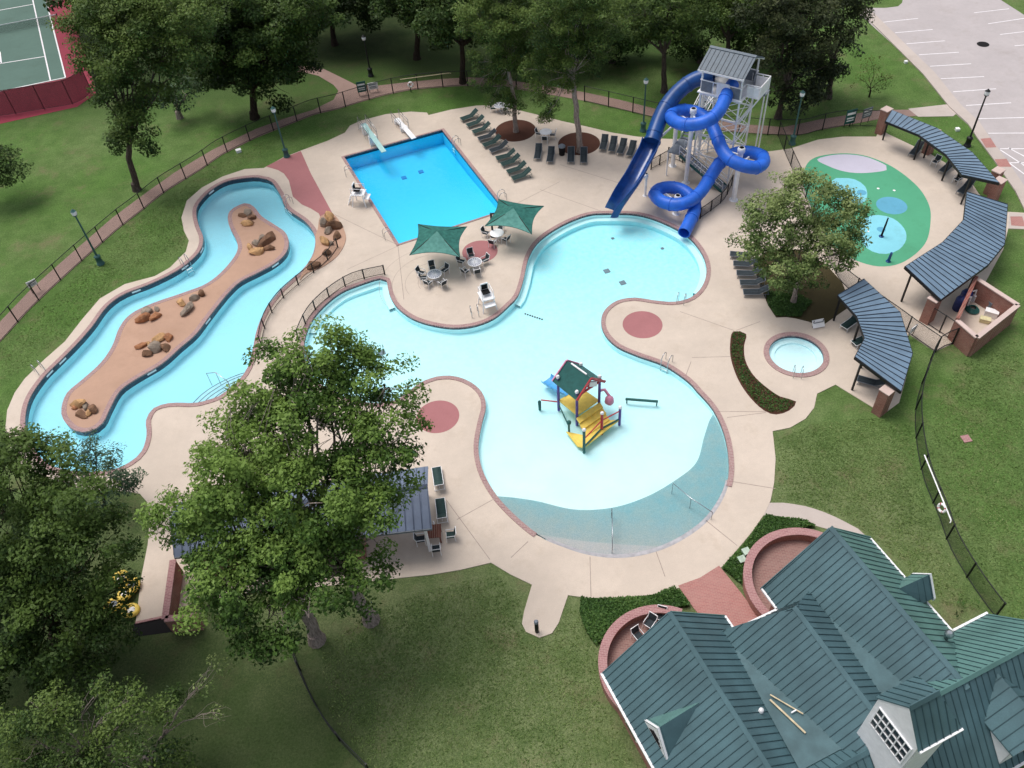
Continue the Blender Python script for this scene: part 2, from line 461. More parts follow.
ROOFL = simple('teal_roof_metal_lit', (98, 138, 134), rough=.5, spec=.5, var=.24, scale=.45, fine=14, obj=False, bstr=.05)  # brighter copy of the roof metal, light on the brighter slopes painted in
SEAM = simple('roof_seam', (58, 84, 90), rough=.45, spec=.4, var=.15, obj=False)
FLATROOF = simple('roof_membrane', (78, 106, 112), rough=.6, var=.25, scale=.9, obj=False)
SLATE = simple('slate_blue_roof', (108, 132, 154), rough=.42, spec=.5, var=.18, scale=.8, obj=False, bstr=.05)
SLATESEAM = simple('slate_blue_seam', (46, 56, 68), rough=.5, var=.15, obj=False)
PUMPROOF = simple('pump_house_roof', (112, 124, 146), rough=.42, spec=.5, var=.18, scale=.8, obj=False, bstr=.05)
PUMPSEAM = simple('pump_house_seam', (74, 84, 104), rough=.5, var=.15, obj=False)
TOWERROOF = simple('tower_roof', (82, 98, 112), rough=.42, var=.15, obj=False)
TUBEB = simple('tube_blue', (40, 108, 220), rough=.45, spec=.45, var=.22, scale=.8, obj=False, bstr=.03)
CHUTEB = simple('chute_blue', (22, 74, 140), rough=.36, spec=.45, var=.25, scale=1.0, obj=False, bstr=.03)
CHUTED = simple('chute_bed', (30, 74, 146), rough=.18, spec=.6, var=.3, scale=1.5, obj=False, bstr=.03)
def sail_mat(nm='sail_fabric', ca=(44, 104, 96), cb=(62, 130, 120)):
    m, nt, out = nodes_of(nm); p = pos(nt)
    n = noise(nt, p, 3); c = mix(nt, lin(ca), lin(cb), n)
    d = nd(nt, 'ShaderNodeBsdfPrincipled'); nt.links.new(c, d.inputs[0]); d.inputs['Roughness'].default_value = .85
    t = nd(nt, 'ShaderNodeBsdfTranslucent'); nt.links.new(c, t.inputs[0])
    mx = nd(nt, 'ShaderNodeMixShader'); mx.inputs[0].default_value = .3
    nt.links.new(d.outputs[0], mx.inputs[1]); nt.links.new(t.outputs[0], mx.inputs[2]); nt.links.new(mx.outputs[0], out.inputs[0])
    return m
SAIL = sail_mat()
SAILF = sail_mat('sail_fabric_lit_facet', (84, 142, 134), (104, 164, 154))  # light on the front facet painted in as a brighter fabric copy
YELLOW = simple('yellow_panel', (240, 208, 96), rough=.5, var=.12)
REDP = simple('red_paint', (186, 52, 60), rough=.45, var=.15)
PURPLE = simple('purple_paint', (92, 70, 150), rough=.45, var=.15)
GREENP = simple('green_paint', (34, 92, 88), rough=.5, var=.18)
SKYB = simple('sky_blue_plastic', (86, 168, 226), rough=.35, var=.15)
PINK = simple('pink_plastic', (226, 150, 178), rough=.5, var=.15)
WOOD = simple('brown_wood', (116, 66, 50), rough=.7, var=.3)
PALEWOOD = simple('pale_wood', (206, 190, 158), rough=.7, var=.25)
GREY = simple('grey_paint', (120, 128, 138), rough=.5, var=.2)
DARK = simple('dark_void', (14, 12, 14), rough=.9, var=.2)
GLASS = simple('window_glass', (30, 36, 44), rough=.08, spec=.7, var=.2)
MAROON = mesh_mat('windscreen_mesh', (62, 20, 34), .03, .50)
LINK = mesh_mat('chain_link', (20, 22, 24), .06, .07)
LINKD = mesh_mat('picket_mesh', (16, 18, 18), .09, .17)
NETM = mesh_mat('tennis_net_mesh', (20, 22, 26), .06, .22)
W_MAIN = water_mat('main_water', (.91, .985, .995), .45)
W_LAZY = water_mat('lazy_water', (.78, .94, .985), .45)
W_DIVE = water_mat('dive_water', (.66, .94, .99), .5)
F_MAIN = floor_mat('main_plaster', (.80, .945, .955), (.38, .83, .91), -.25, -.85)
F_LAZY = floor_mat('lazy_plaster', (.62, .90, .95), (.46, .82, .92), -.7, -1.3)
F_DIVE = floor_mat('dive_plaster', (.16, .78, .96), (.07, .62, .92), -.8, -1.5)
BARK = bark_mat('bark', (98, 88, 82)); BARKD = bark_mat('bark_dark', (66, 56, 50)); BARKP = bark_mat('bark_pale', (172, 158, 150))
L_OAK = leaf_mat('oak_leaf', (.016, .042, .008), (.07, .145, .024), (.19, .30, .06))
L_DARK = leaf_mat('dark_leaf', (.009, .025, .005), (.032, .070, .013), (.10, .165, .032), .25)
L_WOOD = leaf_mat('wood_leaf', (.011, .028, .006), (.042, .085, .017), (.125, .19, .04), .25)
L_GREY = leaf_mat('grey_leaf', (.028, .055, .016), (.11, .175, .048), (.28, .35, .13))
L_PINE = leaf_mat('cedar_leaf', (.012, .022, .010), (.036, .052, .018), (.085, .10, .035), .15)
L_TEAL = leaf_mat('tamarisk_leaf', (.014, .035, .022), (.04, .085, .05), (.10, .16, .09), .2)
L_RUST = leaf_mat('young_leaf', (.03, .06, .01), (.08, .12, .02), (.17, .17, .035))
L_CYP = leaf_mat('cypress_leaf', (.012, .032, .008), (.055, .105, .022), (.15, .22, .05))
L_TURF = leaf_mat('turf_blade', (.09, .16, .04), (.20, .29, .09), (.34, .38, .17), .35)
L_SHRUB = leaf_mat('shrub_leaf', (.018, .05, .010), (.055, .13, .026), (.13, .23, .055))
ROCKS = [simple('rock_tan', (200, 158, 112), rough=.9, var=.35, scale=2, obj=False, bstr=.6), simple('rock_rust', (168, 116, 82), rough=.9, var=.4, scale=2, obj=False, bstr=.6),
         simple('rock_brown', (128, 96, 74), rough=.9, var=.4, scale=2, obj=False, bstr=.6), simple('rock_grey', (152, 138, 124), rough=.9, var=.4, scale=2, obj=False, bstr=.6)]
# ------------------------------------------------------------------ outlines, traced on the survey photo and laid on the ground
LAZY = cpix([(252.5,178),(262,179),(271.3,182),(279.7,194),(287.2,209),(305,222),(314.4,235),(314.5,250),(308,264),(296,277),(279,293),(265,312),(257,331),(253,350),(248,368),(240,380),(231,388),(219,397),(198,403.4),(184,403.6),(169,404),(154,409),(146.5,421),(147,436),(142,452),(130,463),(110,471),(76,472),(50,465),(35,450),(27,432),(26,416),(31,397.5),(45,377),(62,360),(78.7,343),(93,326.5),(104,311),(113,302),(126,294),(153,283.5),(180,269.5),(199,253),(203.5,239),(199,226),(196.5,214),(199,204),(211,191),(228,181.6)])
ISLAND = cpix([(245,204),(254.4,207.8),(262,217),(275,225.6),(285.3,233),(289,242.5),(286,253.7),(275,264),(258,273.4),(241,282),(230,292),(220.6,303),(207.5,320),(196,335),(181,348),(162,364.6),(135,380.6),(120,392),(110.6,408.7),(103,423.7),(90,432),(75,431),(63.7,420),(62,408.7),(67.5,393.7),(82.5,380.6),(101,363.7),(112.5,347),(120,328),(131,315),(152,304.4),(185,293),(207.5,284),(225,269.5),(237,253),(237,242),(229,225),(230,212)])
MAIN = cpix([(607,214),(587,215.7),(562,225.7),(540,240.5),(529,257),(523.5,280),(518,296),(510,305),(493.5,319),(471,327),(446,328),(416,320.7),(397,307.5),(389,293),(386.5,281),(380,279),(366,283),(341,293),(321,309.5),(310,325),(304.5,343),(305,364),(317,382),(338,394.5),(358,401.5),(380,404),(398,400),(418,385),(431,379),(443.5,376.5),(457,377.5),(471,383),(482,393),(486,406.5),(482,424),(478.5,446.5),(482,469),(493.5,491.5),(511,512),(537,534),(562,545.5),(587,553.5),(614.5,556.8),(642,554),(672,544),(702,524.5),(719.5,502),(727.5,481),(728.5,459),(724,434),(713,410),(697,391.5),(687,381),(664.5,366),(637,356),(617,347),(605,335),(601,322),(605,310.5),(617,301.5),(634.5,298.5),(657,301.5),(675,302.5),(691,298),(702,287),(706.5,271),(702,254),(687,236),(662,222.5),(637,215)])
DIVE = ccw(pix([(344.5,157.5),(442,130.5),(504.5,210.5),(399,244.5)]))
SPAC, SPAR = U2(796, 354.8), (U2(824.5, 355) - U2(766.5, 355)).length / 2
SPA = circle(SPAC, SPAR * .93)
deck_px = [(264,168.4),(245,169.4),(222.5,177),(202,188),(187,201),(181.6,218),(184,231),(189,241),(186,252),(170,268),(155,276.5),(125,284.5),(100,299),(82.5,319.5),(65,342),(45,359.5),(25,379),(15,393),(7.5,410.6),(5.5,431),(9,447),(18,461),(31,472),(52,481),(78,488),(104,491),(126,491.5),(140,494),(147,502),(150,520),(148,545),(142,575),(136,622),(165,616)]
deck_px += [(200,600),(402,578),(431,575),(461,570),(491,563),(511,575),(532,585),(524,612),(522,624),(526,632),(539.5,638),(552,633.5),(558.5,623.5),(568,595.5),(587,598),(619.5,598.5),(652,595),(679.5,588),(701,581),(722,567),(738,549),(752.5,531.5),(764.5,514),(770.5,501),(774,483),(775.5,459),(772.5,431.5),(790,428),(805.5,419),(814,408),(817,394),(835.5,385),(875.5,409.5),(884,414),(899,403),(906,378),(908,334),(935,352),(952,344),(969,296),(985,283),(1003,250),(1008,229),(1040,230),(1050,215),(1005,212),(990,205),(979,194.5),(970.5,182),(950,166),(930.5,154.5),(888,134.5),(880,129),(876,137),(843,137),(818,140),(790,149),(768,152),(740,146),(712,141),(687,140),(662,139),(637,137),(612,133),(587,127),(562,121.5),(537,115),(512,109),(494,105.5),(476,106),(451,110),(428.5,115.5),(427,113),(411,112),(386,114.5),(361,121),(350,126),(345,133),(328,141),(301,151),(283,158)]
DECKP = ccw(pix(deck_px))
def clean(poly, eps=.02):
    out = []
    for p in poly:
        if not out or (p - out[-1]).length > eps: out.append(p)
    return out
LAZY, ISLAND, MAIN = clean(LAZY), clean(ISLAND), clean(MAIN)
ZD = .05
# ground sheet, reaching the horizon, with holes where the pools are dug
big = [Vector(p) for p in ((-900, -400), (900, -400), (900, 1500), (-900, 1500))]
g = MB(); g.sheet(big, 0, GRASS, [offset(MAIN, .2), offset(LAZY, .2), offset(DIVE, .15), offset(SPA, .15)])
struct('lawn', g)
g = MB(); g.sheet(DECKP, ZD, DECK, [offset(MAIN, .1), offset(LAZY, .1), offset(DIVE, .1), offset(SPA, .1)]); g.skirt(DECKP, -.05, ZD, DECK)
struct('pool_deck', g)
# coping rings
for nm, poly, w, zt in (('main_pool_coping', MAIN, .34, .10), ('lazy_river_coping', LAZY, .36, .10), ('diving_pool_coping', DIVE, .34, .10), ('spa_coping', SPA, .40, .11)):
    if nm == 'main_pool_coping':       # left out along the beach entry, where deck and water meet level
        g = MB(); n = len(poly); out = offset(poly, w)
        c0, c1 = U2(537, 534), U2(725, 484)
        for i in range(n):
            j = (i+1) % n; mid = (poly[i] + poly[j]) / 2
            px_low = (mid - c0).dot((c1 - c0).normalized()); side = (c1 - c0).x * (mid - c0).y - (c1 - c0).y * (mid - c0).x
            if 0 < px_low < (c1 - c0).length and side < 0: continue
            a, b, c, d = poly[i], poly[j], out[j], out[i]
            g.add([(a.x,a.y,zt),(b.x,b.y,zt),(c.x,c.y,zt),(d.x,d.y,zt),(d.x,d.y,ZD-.02),(c.x,c.y,ZD-.02),(a.x,a.y,ZD-.1),(b.x,b.y,ZD-.1)], [(0,3,2,1),(3,4,5,2),(1,7,6,0)], COPE)
    else:
        g = MB(); ring(g, poly, offset(poly, w), ZD - .02, zt, COPE)
        g.skirt(poly, -.02, zt, COPE, True)
    struct(nm, g)
def beach_side(p):
    c0, c1 = U2(537, 534), U2(725, 484)
    return (c1 - c0).x * (p - c0).y - (c1 - c0).y * (p - c0).x < 0
# pool shells: tile band, plaster wall, floor, water
def shell(nm, poly, wz, band, fz, fmat, wall):
    g = MB(); g.skirt(poly, wz - band, .02, TILE, True); struct(nm + '_tile_band', g)
    g = MB(); g.skirt(offset(poly, .004), fz - .3, wz - band, wall, True); struct(nm + '_wall', g)
shell('lazy_river', LAZY, -.30, .10, -.95, F_LAZY, F_LAZY)
shell('diving_pool', DIVE, -.16, .08, -1.5, F_DIVE, F_DIVE)
SPAW = simple('spa_plaster', (226, 248, 252), obj=False, var=.05, rough=.8)
shell('spa', SPA, -.10, .05, -1.0, SPAW, SPAW)
g = MB(); n = len(MAIN)
for i in range(n):
    j = (i+1) % n
    if beach_side(MAIN[i]): continue
    a, b = MAIN[i], MAIN[j]
    g.add([(a.x,a.y,-.13),(b.x,b.y,-.13),(b.x,b.y,.02),(a.x,a.y,.02)], [(3,2,1,0)], TILE)
struct('main_pool_tile_band', g)
g = MB(); g.skirt(offset(MAIN, .004), -1.1, -.13, F_MAIN, True); struct('main_pool_wall', g)
# floors
g = MB(); g.sheet(offset(LAZY, .1), -.95, F_LAZY, [offset(ISLAND, -.1)]); struct('lazy_river_floor', g)
D = DIVE; g = MB(); dn = 10; vs = []
order = [U2(344.5,157.5), U2(442,130.5), U2(504.5,210.5), U2(399,244.5)]
for i in range(dn + 1):
    for j in range(dn + 1):
        s_, t_ = i / dn, j / dn
        p = (order[0]*(1-s_)+order[1]*s_)*(1-t_) + (order[3]*(1-s_)+order[2]*s_)*t_
        dep = 1.5 if t_ < .45 else 1.5 - (t_ - .45) / .55 * .6
        vs.append((p.x, p.y, -dep))
g.add(vs, [(i*(dn+1)+j, i*(dn+1)+j+1, (i+1)*(dn+1)+j+1, (i+1)*(dn+1)+j) for i in range(dn) for j in range(dn)], F_DIVE, True)
struct('diving_pool_floor', g)
g = MB(); g.sheet(offset(SPA, .1), -.40, SPAW); struct('spa_floor', g)
g = MB(); inner = offset(SPA, -.45); ring(g, inner, SPA, -1, -.26, SPAW); g.skirt(inner, -.75, -.26, SPAW, True); struct('spa_bench', g)
# main pool floor: shelves up to the beach at the near rim, 1.4 m deep under the slides
BEACHC = spline(pix([(496,494),(512,495.2),(537,499),(574.5,507.5),(612,505.5),(647,494),(677,476.5),(697,459),(704.5,434),(710,417),(714,410)]), False, .3)
RIM = [p for p in MAIN if beach_side(p)]
C_BEACH = U2(620, 420)
def depth_main(p):
    p = Vector((p[0], p[1]))
    y = (p - U2(612, 557)).dot((U2(640, 216) - U2(612, 557)).normalized())
    d = -.06 - max(0, min(1, y / 4.2)) * .22 - max(0, min(1, (y - 4) / 26)) * .55
    r = (p - C_BEACH).length
    R0 = (U2(612, 556.5) - C_BEACH).length
    return d
g = MB(); xs = [p.x for p in MAIN]; ys = [p.y for p in MAIN]; st = .5
nx, ny = int((max(xs)-min(xs))/st)+3, int((max(ys)-min(ys))/st)+3
x0, y0 = min(xs)-st, min(ys)-st
g.add([(x0+i*st, y0+j*st, min(-.05, depth_main((x0+i*st, y0+j*st)))) for i in range(nx) for j in range(ny)],
      [(i*ny+j, (i+1)*ny+j, (i+1)*ny+j+1, i*ny+j+1) for i in range(nx-1) for j in range(ny-1)], F_MAIN, True)
grow = offset(MAIN, 1.0)
keep = [k for k, f in enumerate(g.f) if any(inside(g.v[i], MAIN) for i in f)]
g.f = [g.f[k] for k in keep]; g.m = [g.m[k] for k in keep]; g.smooth = [g.smooth[k] for k in keep]
struct('main_pool_floor', g)
# beach: pebble tiles between the plaster edge and the rim, following the floor a few millimetres above it
rim = [p for p in MAIN]
i0 = min(range(len(rim)), key=lambda i: (rim[i]-BEACHC[0]).length); i1 = min(range(len(rim)), key=lambda i: (rim[i]-BEACHC[-1]).length)
arc = []
i = i0
def walk(i, d):
    out = []
    while True:
        out.append(rim[i])
        if i == i1 or len(out) > len(rim): return out
        i = (i + d) % len(rim)
a1, a2 = walk(i0, 1), walk(i0, -1)
arc = a1 if len(a1) < len(a2) else a2
NB = 120
def resample(pl, n):
    L = [0]
    for a, b in zip(pl, pl[1:]): L.append(L[-1] + (b-a).length)
    out = []; k = 0
    for i in range(n):
        t = L[-1] * i / (n-1)
        while k < len(L)-2 and L[k+1] < t: k += 1
        out.append(pl[k].lerp(pl[k+1], (t-L[k]) / max(1e-9, L[k+1]-L[k])))
    return out
A_, B_ = resample(BEACHC, NB), resample(arc, NB)
bm_, vs, NR = MB(), [], 9
for i in range(NB):
    for j in range(NR):
        t = j / (NR-1); p = A_[i].lerp(B_[i], t)
        vs.append((p.x, p.y, min(-.046, depth_main(p)) + .012 + .035 * t))
bm_.add(vs, [(i*NR+j, i*NR+j+1, (i+1)*NR+j+1, (i+1)*NR+j) for i in range(NB-1) for j in range(NR-1)], BEACH, True)
struct('beach_entry', bm_)
# the lilac-grey dry edge of the beach
g = MB(); ins = [A_[i].lerp(B_[i], .95) for i in range(NB)]
g.add([(p.x, p.y, .0) for p in ins] + [(p.x, p.y, .054) for p in B_], [(i, i+1, NB+i+1, NB+i) for i in range(22, NB-30)], simple('dry_beach_edge', (176, 174, 178), rough=.8, obj=False, var=.2), True)
g.add([(p.x, p.y, .054) for p in B_] + [(p.x, p.y, .054) for p in [b + (b - a).normalized() * .12 for a, b in zip(ins, B_)]], [(i, i+1, NB+i+1, NB+i) for i in range(22, NB-30)], MATS['dry_beach_edge'])
struct('beach_edge', g)
# water sheets
for nm, poly, z, m, holes in (('main_pool_water', MAIN, -.075, W_MAIN, ()), ('lazy_river_water', LAZY, -.30, W_LAZY, (ISLAND,)), ('diving_pool_water', DIVE, -.16, W_DIVE, ()), ('spa_water', SPA, -.10, W_MAIN, ())):
    g = MB(); g.sheet(poly, z, m, holes); struct(nm, g)
# lazy river island
g = MB(); ii = offset(ISLAND, -.38)
g.sheet(ii, .09, ISLE); struct('island', g)
g = MB(); ring(g, ii, ISLAND, -.02, .10, COPE); struct('island_coping', g)
g = MB(); g.skirt(ISLAND, -.42, -.02, TILE); struct('island_tile_band', g)
g = MB(); g.skirt(offset(ISLAND, -.004), -1.5, -.42, F_LAZY); struct('island_wall', g)
# white depth markers on the tile band
g = MB()
def marker(px, py, poly, inward):
    p = U2(px, py); i = min(range(len(poly)), key=lambda k: (poly[k]-p).length); t = (poly[(i+1) % len(poly)]-poly[i-1]).normalized()
    nn = Vector((-t.y, t.x)) * (1 if inward else -1)
    q = poly[i] + nn * .012
    g.box((q.x, q.y, -.12), (.75, .012, .16), WHITE, rz=math.atan2(t.y, t.x))
for q in ((210,191),(203,250),(190,269),(135,291),(62,359),(49,375),(288,211)): marker(*q, LAZY, True)
for q in ((276,264),(208,319),(151,371)): marker(*q, ISLAND, False)
struct('depth_markers', g)
# underwater ledge and entry steps
def arcsteps(cx, cy, pts_list, z0, dz, mat):
    g = MB()
    for k, pts in enumerate(pts_list):
        poly = ccw(spline(pix(pts), True, .3)); z = z0 + k * dz
        g.prism(poly, -1.4, z, mat)
        e = spline(pix(pts), True, .3); strip(g, e + [e[0]], .06, z + .006, TILE)
    return g
STEPM = simple('step_plaster', (206, 232, 236), obj=False, var=.08, rough=.8)
sm = arcsteps(0, 0, [[(186,404),(193,392),(208,380),(228,370),(246,365),(262,372),(240,395),(210,412)], [(191,404),(199,393),(212,383),(230,373),(246,369),(262,376),(240,396),(210,412)], [(197,405),(205,394),(216,386),(232,377),(246,374),(262,378),(240,396),(212,412)], [(204,405),(211,396),(221,388),(235,381),(247,379),(262,380),(240,398),(214,412)]], -.85, .14, STEPM)
struct('lazy_river_steps', sm)
sm = arcsteps(0, 0, [[(356,403),(362,394),(378,391),(392,391),(404,393),(410,392),(402,402),(380,410)], [(360,404),(366,397),(380,394),(392,394),(403,396),(402,402),(380,410)], [(364,404),(370,400),(381,397),(392,397),(400,399),(380,410)]], -.45, .11, STEPM)
struct('main_pool_steps', sm)
g = MB()
led = offset(MAIN, -.5)
for i in range(len(MAIN)):
    j = (i+1) % len(MAIN); a, b, c, d = MAIN[i], MAIN[j], led[j], led[i]
    y = a.y
    if y < U2(620, 300).y or U2(384, 285).x < a.x < U2(517, 300).x and y < U2(517, 297).y: continue
    if U2(600, 305).x < a.x < U2(664, 300).x and y < U2(640, 290).y: continue
    g.add([(a.x,a.y,-.40),(b.x,b.y,-.40),(c.x,c.y,-.40),(d.x,d.y,-.40),(d.x,d.y,-1.0),(c.x,c.y,-1.0)], [(0,1,2,3),(3,2,5,4)], F_MAIN)
struct('main_pool_ledge', g)
# floor drains under water and the row of lane studs
g = MB()
for px, py in ((607,264),(623,276),(381,348),(377,365),(663,241),(613,231)):
    p = U2(px, py); z = depth_main(p) + .03; s_ = .5 if px != 663 and px != 613 else .25
    g.box((p.x, p.y, z), (s_, s_, .03), GREY, rz=.3)
for k in range(8):
    p = U2(525 + k*2.4, 308 + k*.8); g.box((p.x, p.y, depth_main(p) + .03), (.12, .12, .03), DARK)
struct('floor_drains', g)
g = MB()
for px, py in ((421,172),(404,178)): p = U2(px, py, -1.5); g.box((p.x, p.y, -1.47), (.5, .5, .08), simple('drain_dark_blue', (24, 140, 206)) if 'drain_dark_blue' not in MATS else MATS['drain_dark_blue'], rz=.3)
struct('diving_pool_drains', g)

# ---------------------------------------------------------------- surfaces laid on the deck or the lawn
def lay(name, poly, z, mat, skirt=None):
    g = MB(); g.sheet(ccw(poly), z, mat)
    if skirt is not None: g.skirt(ccw(poly), skirt, z, mat)
    return struct(name, g)
for px, py in ((642.5, 325), (438, 417), (480, 252)): lay('red_circle', circle(U2(px, py), 1.55), ZD + .005, RED)
lay('red_terrace', pix([(266,167),(283.5,158.2),(301,151.5),(311,174),(333,214.5),(321,219),(319,214),(311,209),(302,205),(293,197),(289,181),(284,174),(278,170.5)]), ZD + .006, RED)
lay('lazy_river_deck', offset(LAZY, 1.55), ZD + .004, LAZYDECK) if False else None
# paths, lot and kerbs
path_in = [(-30,368),(0,342),(31,308),(75,267),(117.5,229.5),(140,212),(165,192),(202,169),(222,155),(256,138),(291,124),(313.5,115),(338.5,109),(361,102),(386,95),(411,90),(437,87.5),(463.5,86),(500,87),(540,93),(584.5,101),(619.5,109),(654.5,117.5),(690,125),(712,129),(737,132.5),(768,134.5),(800,135),(818,130.5),(843,126),(880,119),(918,116)]
path_out = [(948,108),(908,110),(880,110),(843,116),(818,120),(783,127.5),(768,126),(742,124.5),(700,118),(659.5,110),(619.5,100),(584.5,92.5),(540,85),(500,79),(468.5,77.5),(437,79.5),(406,82.5),(376,86),(356,85),(341,77.5),(323.5,69),(306,66),(290,66),(290,72),(305,72.5),(318.5,76),(333.5,85),(338.5,91),(333.5,100),(313.5,110),(288.5,117.5),(256,129),(212.5,150),(175,172.5),(147.5,192),(112.5,218),(67.5,257),(32.5,288),(0,322),(-30,346)]
lay('path', pix(path_in + path_out), .03, WALK, -.02)
lot = [(856,11),(870,8),(886,8),(898,6.5),(902,3),(904,-6),(902,-40),(960,-40),(999,-1),(1024,15),(1120,75),(1200,330),(1040,230),(1026,214),(1015,192),(993,160),(978,140),(968,125),(958,116),(949,107.5),(923,75),(890.5,42.5)]
LOTP = pix(lot)
lay('parking_lot', LOTP, .02, ROAD, -.02)
kerb = [(858,10.5),(890.5,42.5),(923,75),(949,107.5),(968,125),(978,140),(993,160),(1015,192),(1026,214)]
kin = [(868.5,9),(901,41),(934,73),(960,105),(979,123),(989,138),(1004,158),(1026,190),(1036,214)]
lay('kerb_walk', pix(kerb + kin[::-1]), .13, PALEWALK, .0)
lay('lot_walk', pix([(918,117),(953,116.5),(960,111),(952,104),(908,109)]), .034, PALEWALK)
g = MB()
def line(a, b, w=.14, z=.03):
    A, B = U2(*a), U2(*b); strip(g, [A, B], w, z, LINE)
for a, b in (((882,22.5),(918,18.6)),((895,33),(932.6,29.7)),((906.5,44),(945,41)),((919,55),(958.7,52.5)),((930,66.5),(971,64)),((940.7,79),(984,76.8)),((953,92),(996,89)),((966,105.7),(1011,103)),((977.6,119),(1030,117.6)),((988,133.5),(1040,133.2)),((974,13),(1009,9)),((988,24),(1024,18.6)),((1000,34.7),(1036,30.5)),((1014.5,46),(1050,43)),((1000,150),(1040,176)),((1008,148),(1050,170)),((998,155),(1040,186)),((1000,149),(1050,149)),((1010,163),(1050,163))): line(a, b)
struct('parking_lines', g)
lay('tactile_pad', pix([(980,140),(990,139),(996,148.5),(985.5,149)]), .136, REDWALK)
lay('tactile_pad', pix([(994,160.5),(1006,160),(1011,168),(998,168)]), .136, REDWALK)
lay('link_walk', pix([(1005,212.5),(1009,214),(1008,229),(1044,230),(1044,216)]), ZD + .006, PALEWALK)
lay('link_walk_red', pix([(1010,217),(1022,217),(1025,227),(1011,226)]), ZD + .012, REDWALK)
lay('side_path', spline(pix([(764,517),(768.5,503),(783,503),(805.5,506.5),(825.5,513),(843,521),(858,529),(880,552),(900,580),(880,590),(850,552),(830,530),(815.5,526),(803,521.5),(785,518.5)]), True, .5), .034, PALEWALK, -.02)
lay('red_walk', pix([(678,586),(700,578),(719,566),(740,592),(760,619),(800,660),(770,680),(737,655),(711,628),(694,609)]), ZD + .007, REDWALK, 0)
# splash pad
lay('splash_pad', cpix([(806,166),(815,158),(832,154.5),(850,154),(868,157),(888,165),(905,176),(920,190),(929,206),(930.5,221),(927,240),(917,253),(901,263.5),(884,267),(866,264.5),(845,255),(825,235),(810,205),(803,182)], 0, .4), ZD + .005, GPAD)
lay('splash_pad_lilac', cpix([(817,160),(832,155.6),(850,155),(868,158),(886,166),(886.5,170.5),(872,173),(856,173.5),(842,171.5),(828,166.5)]), ZD + .009, LPAD)
lay('splash_pad_cyan', cpix([(832,181),(842,178.5),(855,180),(865,187),(867,197),(862,204),(848,205),(836,198)]), ZD + .009, CPAD)
lay('splash_pad_blue', circle(U2(891.5, 206), 1.3), ZD + .009, BPAD)
lay('splash_pad_cyan', cpix([(860,226),(866,218),(878,215.5),(893,219),(904,229),(906,240),(899,250),(886,254.5),(872,252),(862,243)]), ZD + .009, CPAD)
g = MB()
for px, py, r in ((861.5,193,.42),(881,230,.36),(878,189,.12),(894,191,.12),(868,232,.1)):
    g.sheet(circle(U2(px, py), r, 20), ZD + .014, BPAD if r > .3 else WHITE)
struct('splash_pad_drains', g)
# mulch rings, planting beds, deck joints
for px, py in ((515.5,131),(579,144)): lay('mulch_ring', circle(U2(px, py), (U2(600,144)-U2(558,144)).length/2), ZD + .02, MULCH, 0)
lay('tree_bed', pix([(752,262),(770,250),(800,250),(826,265),(842,283),(851,306),(821,327),(808,322),(796,319),(786,317.5),(776,318),(768,306),(759,284)]), ZD + .015, BED, 0)
PLANTER = spline(pix([(733,332),(746,334.5),(744,346),(745,360),(752,374),(764,386),(780,397),(796,402),(789,411),(776,415),(764,411),(750,398),(738,380),(731,360),(730,345)]), True, .4)
lay('planter_bed', PLANTER, ZD + .012, MULCH, 0)
HEDGE1 = pix([(581,598),(587,599.5),(619,600),(652,597),(674,589.5),(684,598),(690,607),(650,612),(622,622),(604,640),(596,646),(586,632),(580,614)])
HEDGE2 = pix([(722,569),(740,550),(754,532),(766,516),(784,519.5),(803,523),(815,527),(800,531),(778,536),(760,548),(752,566),(750,590),(741,584)])
lay('hedge_bed', HEDGE1, .012, BED); lay('hedge_bed', HEDGE2, .012, BED)
ROCKBED = spline(pix([(321,217),(333,215),(342,226),(346,240),(338,256),(322,268),(307,274),(300,281),(304,271),(313,258),(316,248),(316,236),(318,230)]), True, .3)
lay('rock_bed', ROCKBED, ZD + .06, ISLE, 0)
g = MB()
for a, b in (((727,418),(766,413)),((726,481),(775,489)),((706,521),(737,546)),((656,552),(665,577)),((590,557),(591,597)),((528,542),(511,558)),((457,520),(493,500)),((446,500),(490,560)),((680,312),(734,331)),((736,331),(760,322)),((692,358),(731,357)),((691,362),(685,378)),((540,190),(608,214)),((560,165),(640,190)),((347,270),(399,246)),((398,246),(404,300)),((714,412),(768,412)),((505,210),(560,182)),((335,215),(399,246)),((610,600),(619,640))):
    A, B = U2(*a), U2(*b)
    if a[0] == 610: continue
    strip(g, [A, B], .05, ZD + .004, DECKJ)
for r in (1.5, 2.6, 3.7, 4.8):
    c = U2(436, 282); pts = [c + Vector((math.cos(t), math.sin(t))) * r for t in [PI*.55 + i*.04 for i in range(50)]]
    strip(g, pts, .03, ZD + .003, DECKJ)
struct('deck_joints', g)
# tennis court
def TC(px, py): return U2(px, py)
lay('tennis_surround', pix([(-60,135),(0,124),(77,107),(97,93),(80,40),(66,-20),(-60,-20)]), .02, TENRED)
lay('tennis_court', pix([(-60,106),(0,91.5),(66,78.5),(57,40),(45,-6),(-60,-6)]), .028, TENNIS)
g = MB()
for a, b in (((45,-4),(65.5,77.5)),((31.5,-6),(50.5,80.5)),((-40,100),(65.8,77.6)),((-20,67),(44.7,56.7)),((-10,30),(0,62)),((-20,14),(33,4.5)),((0,52),(1.5,64))): line(a, b, .16, .034)
struct('tennis_lines', g)
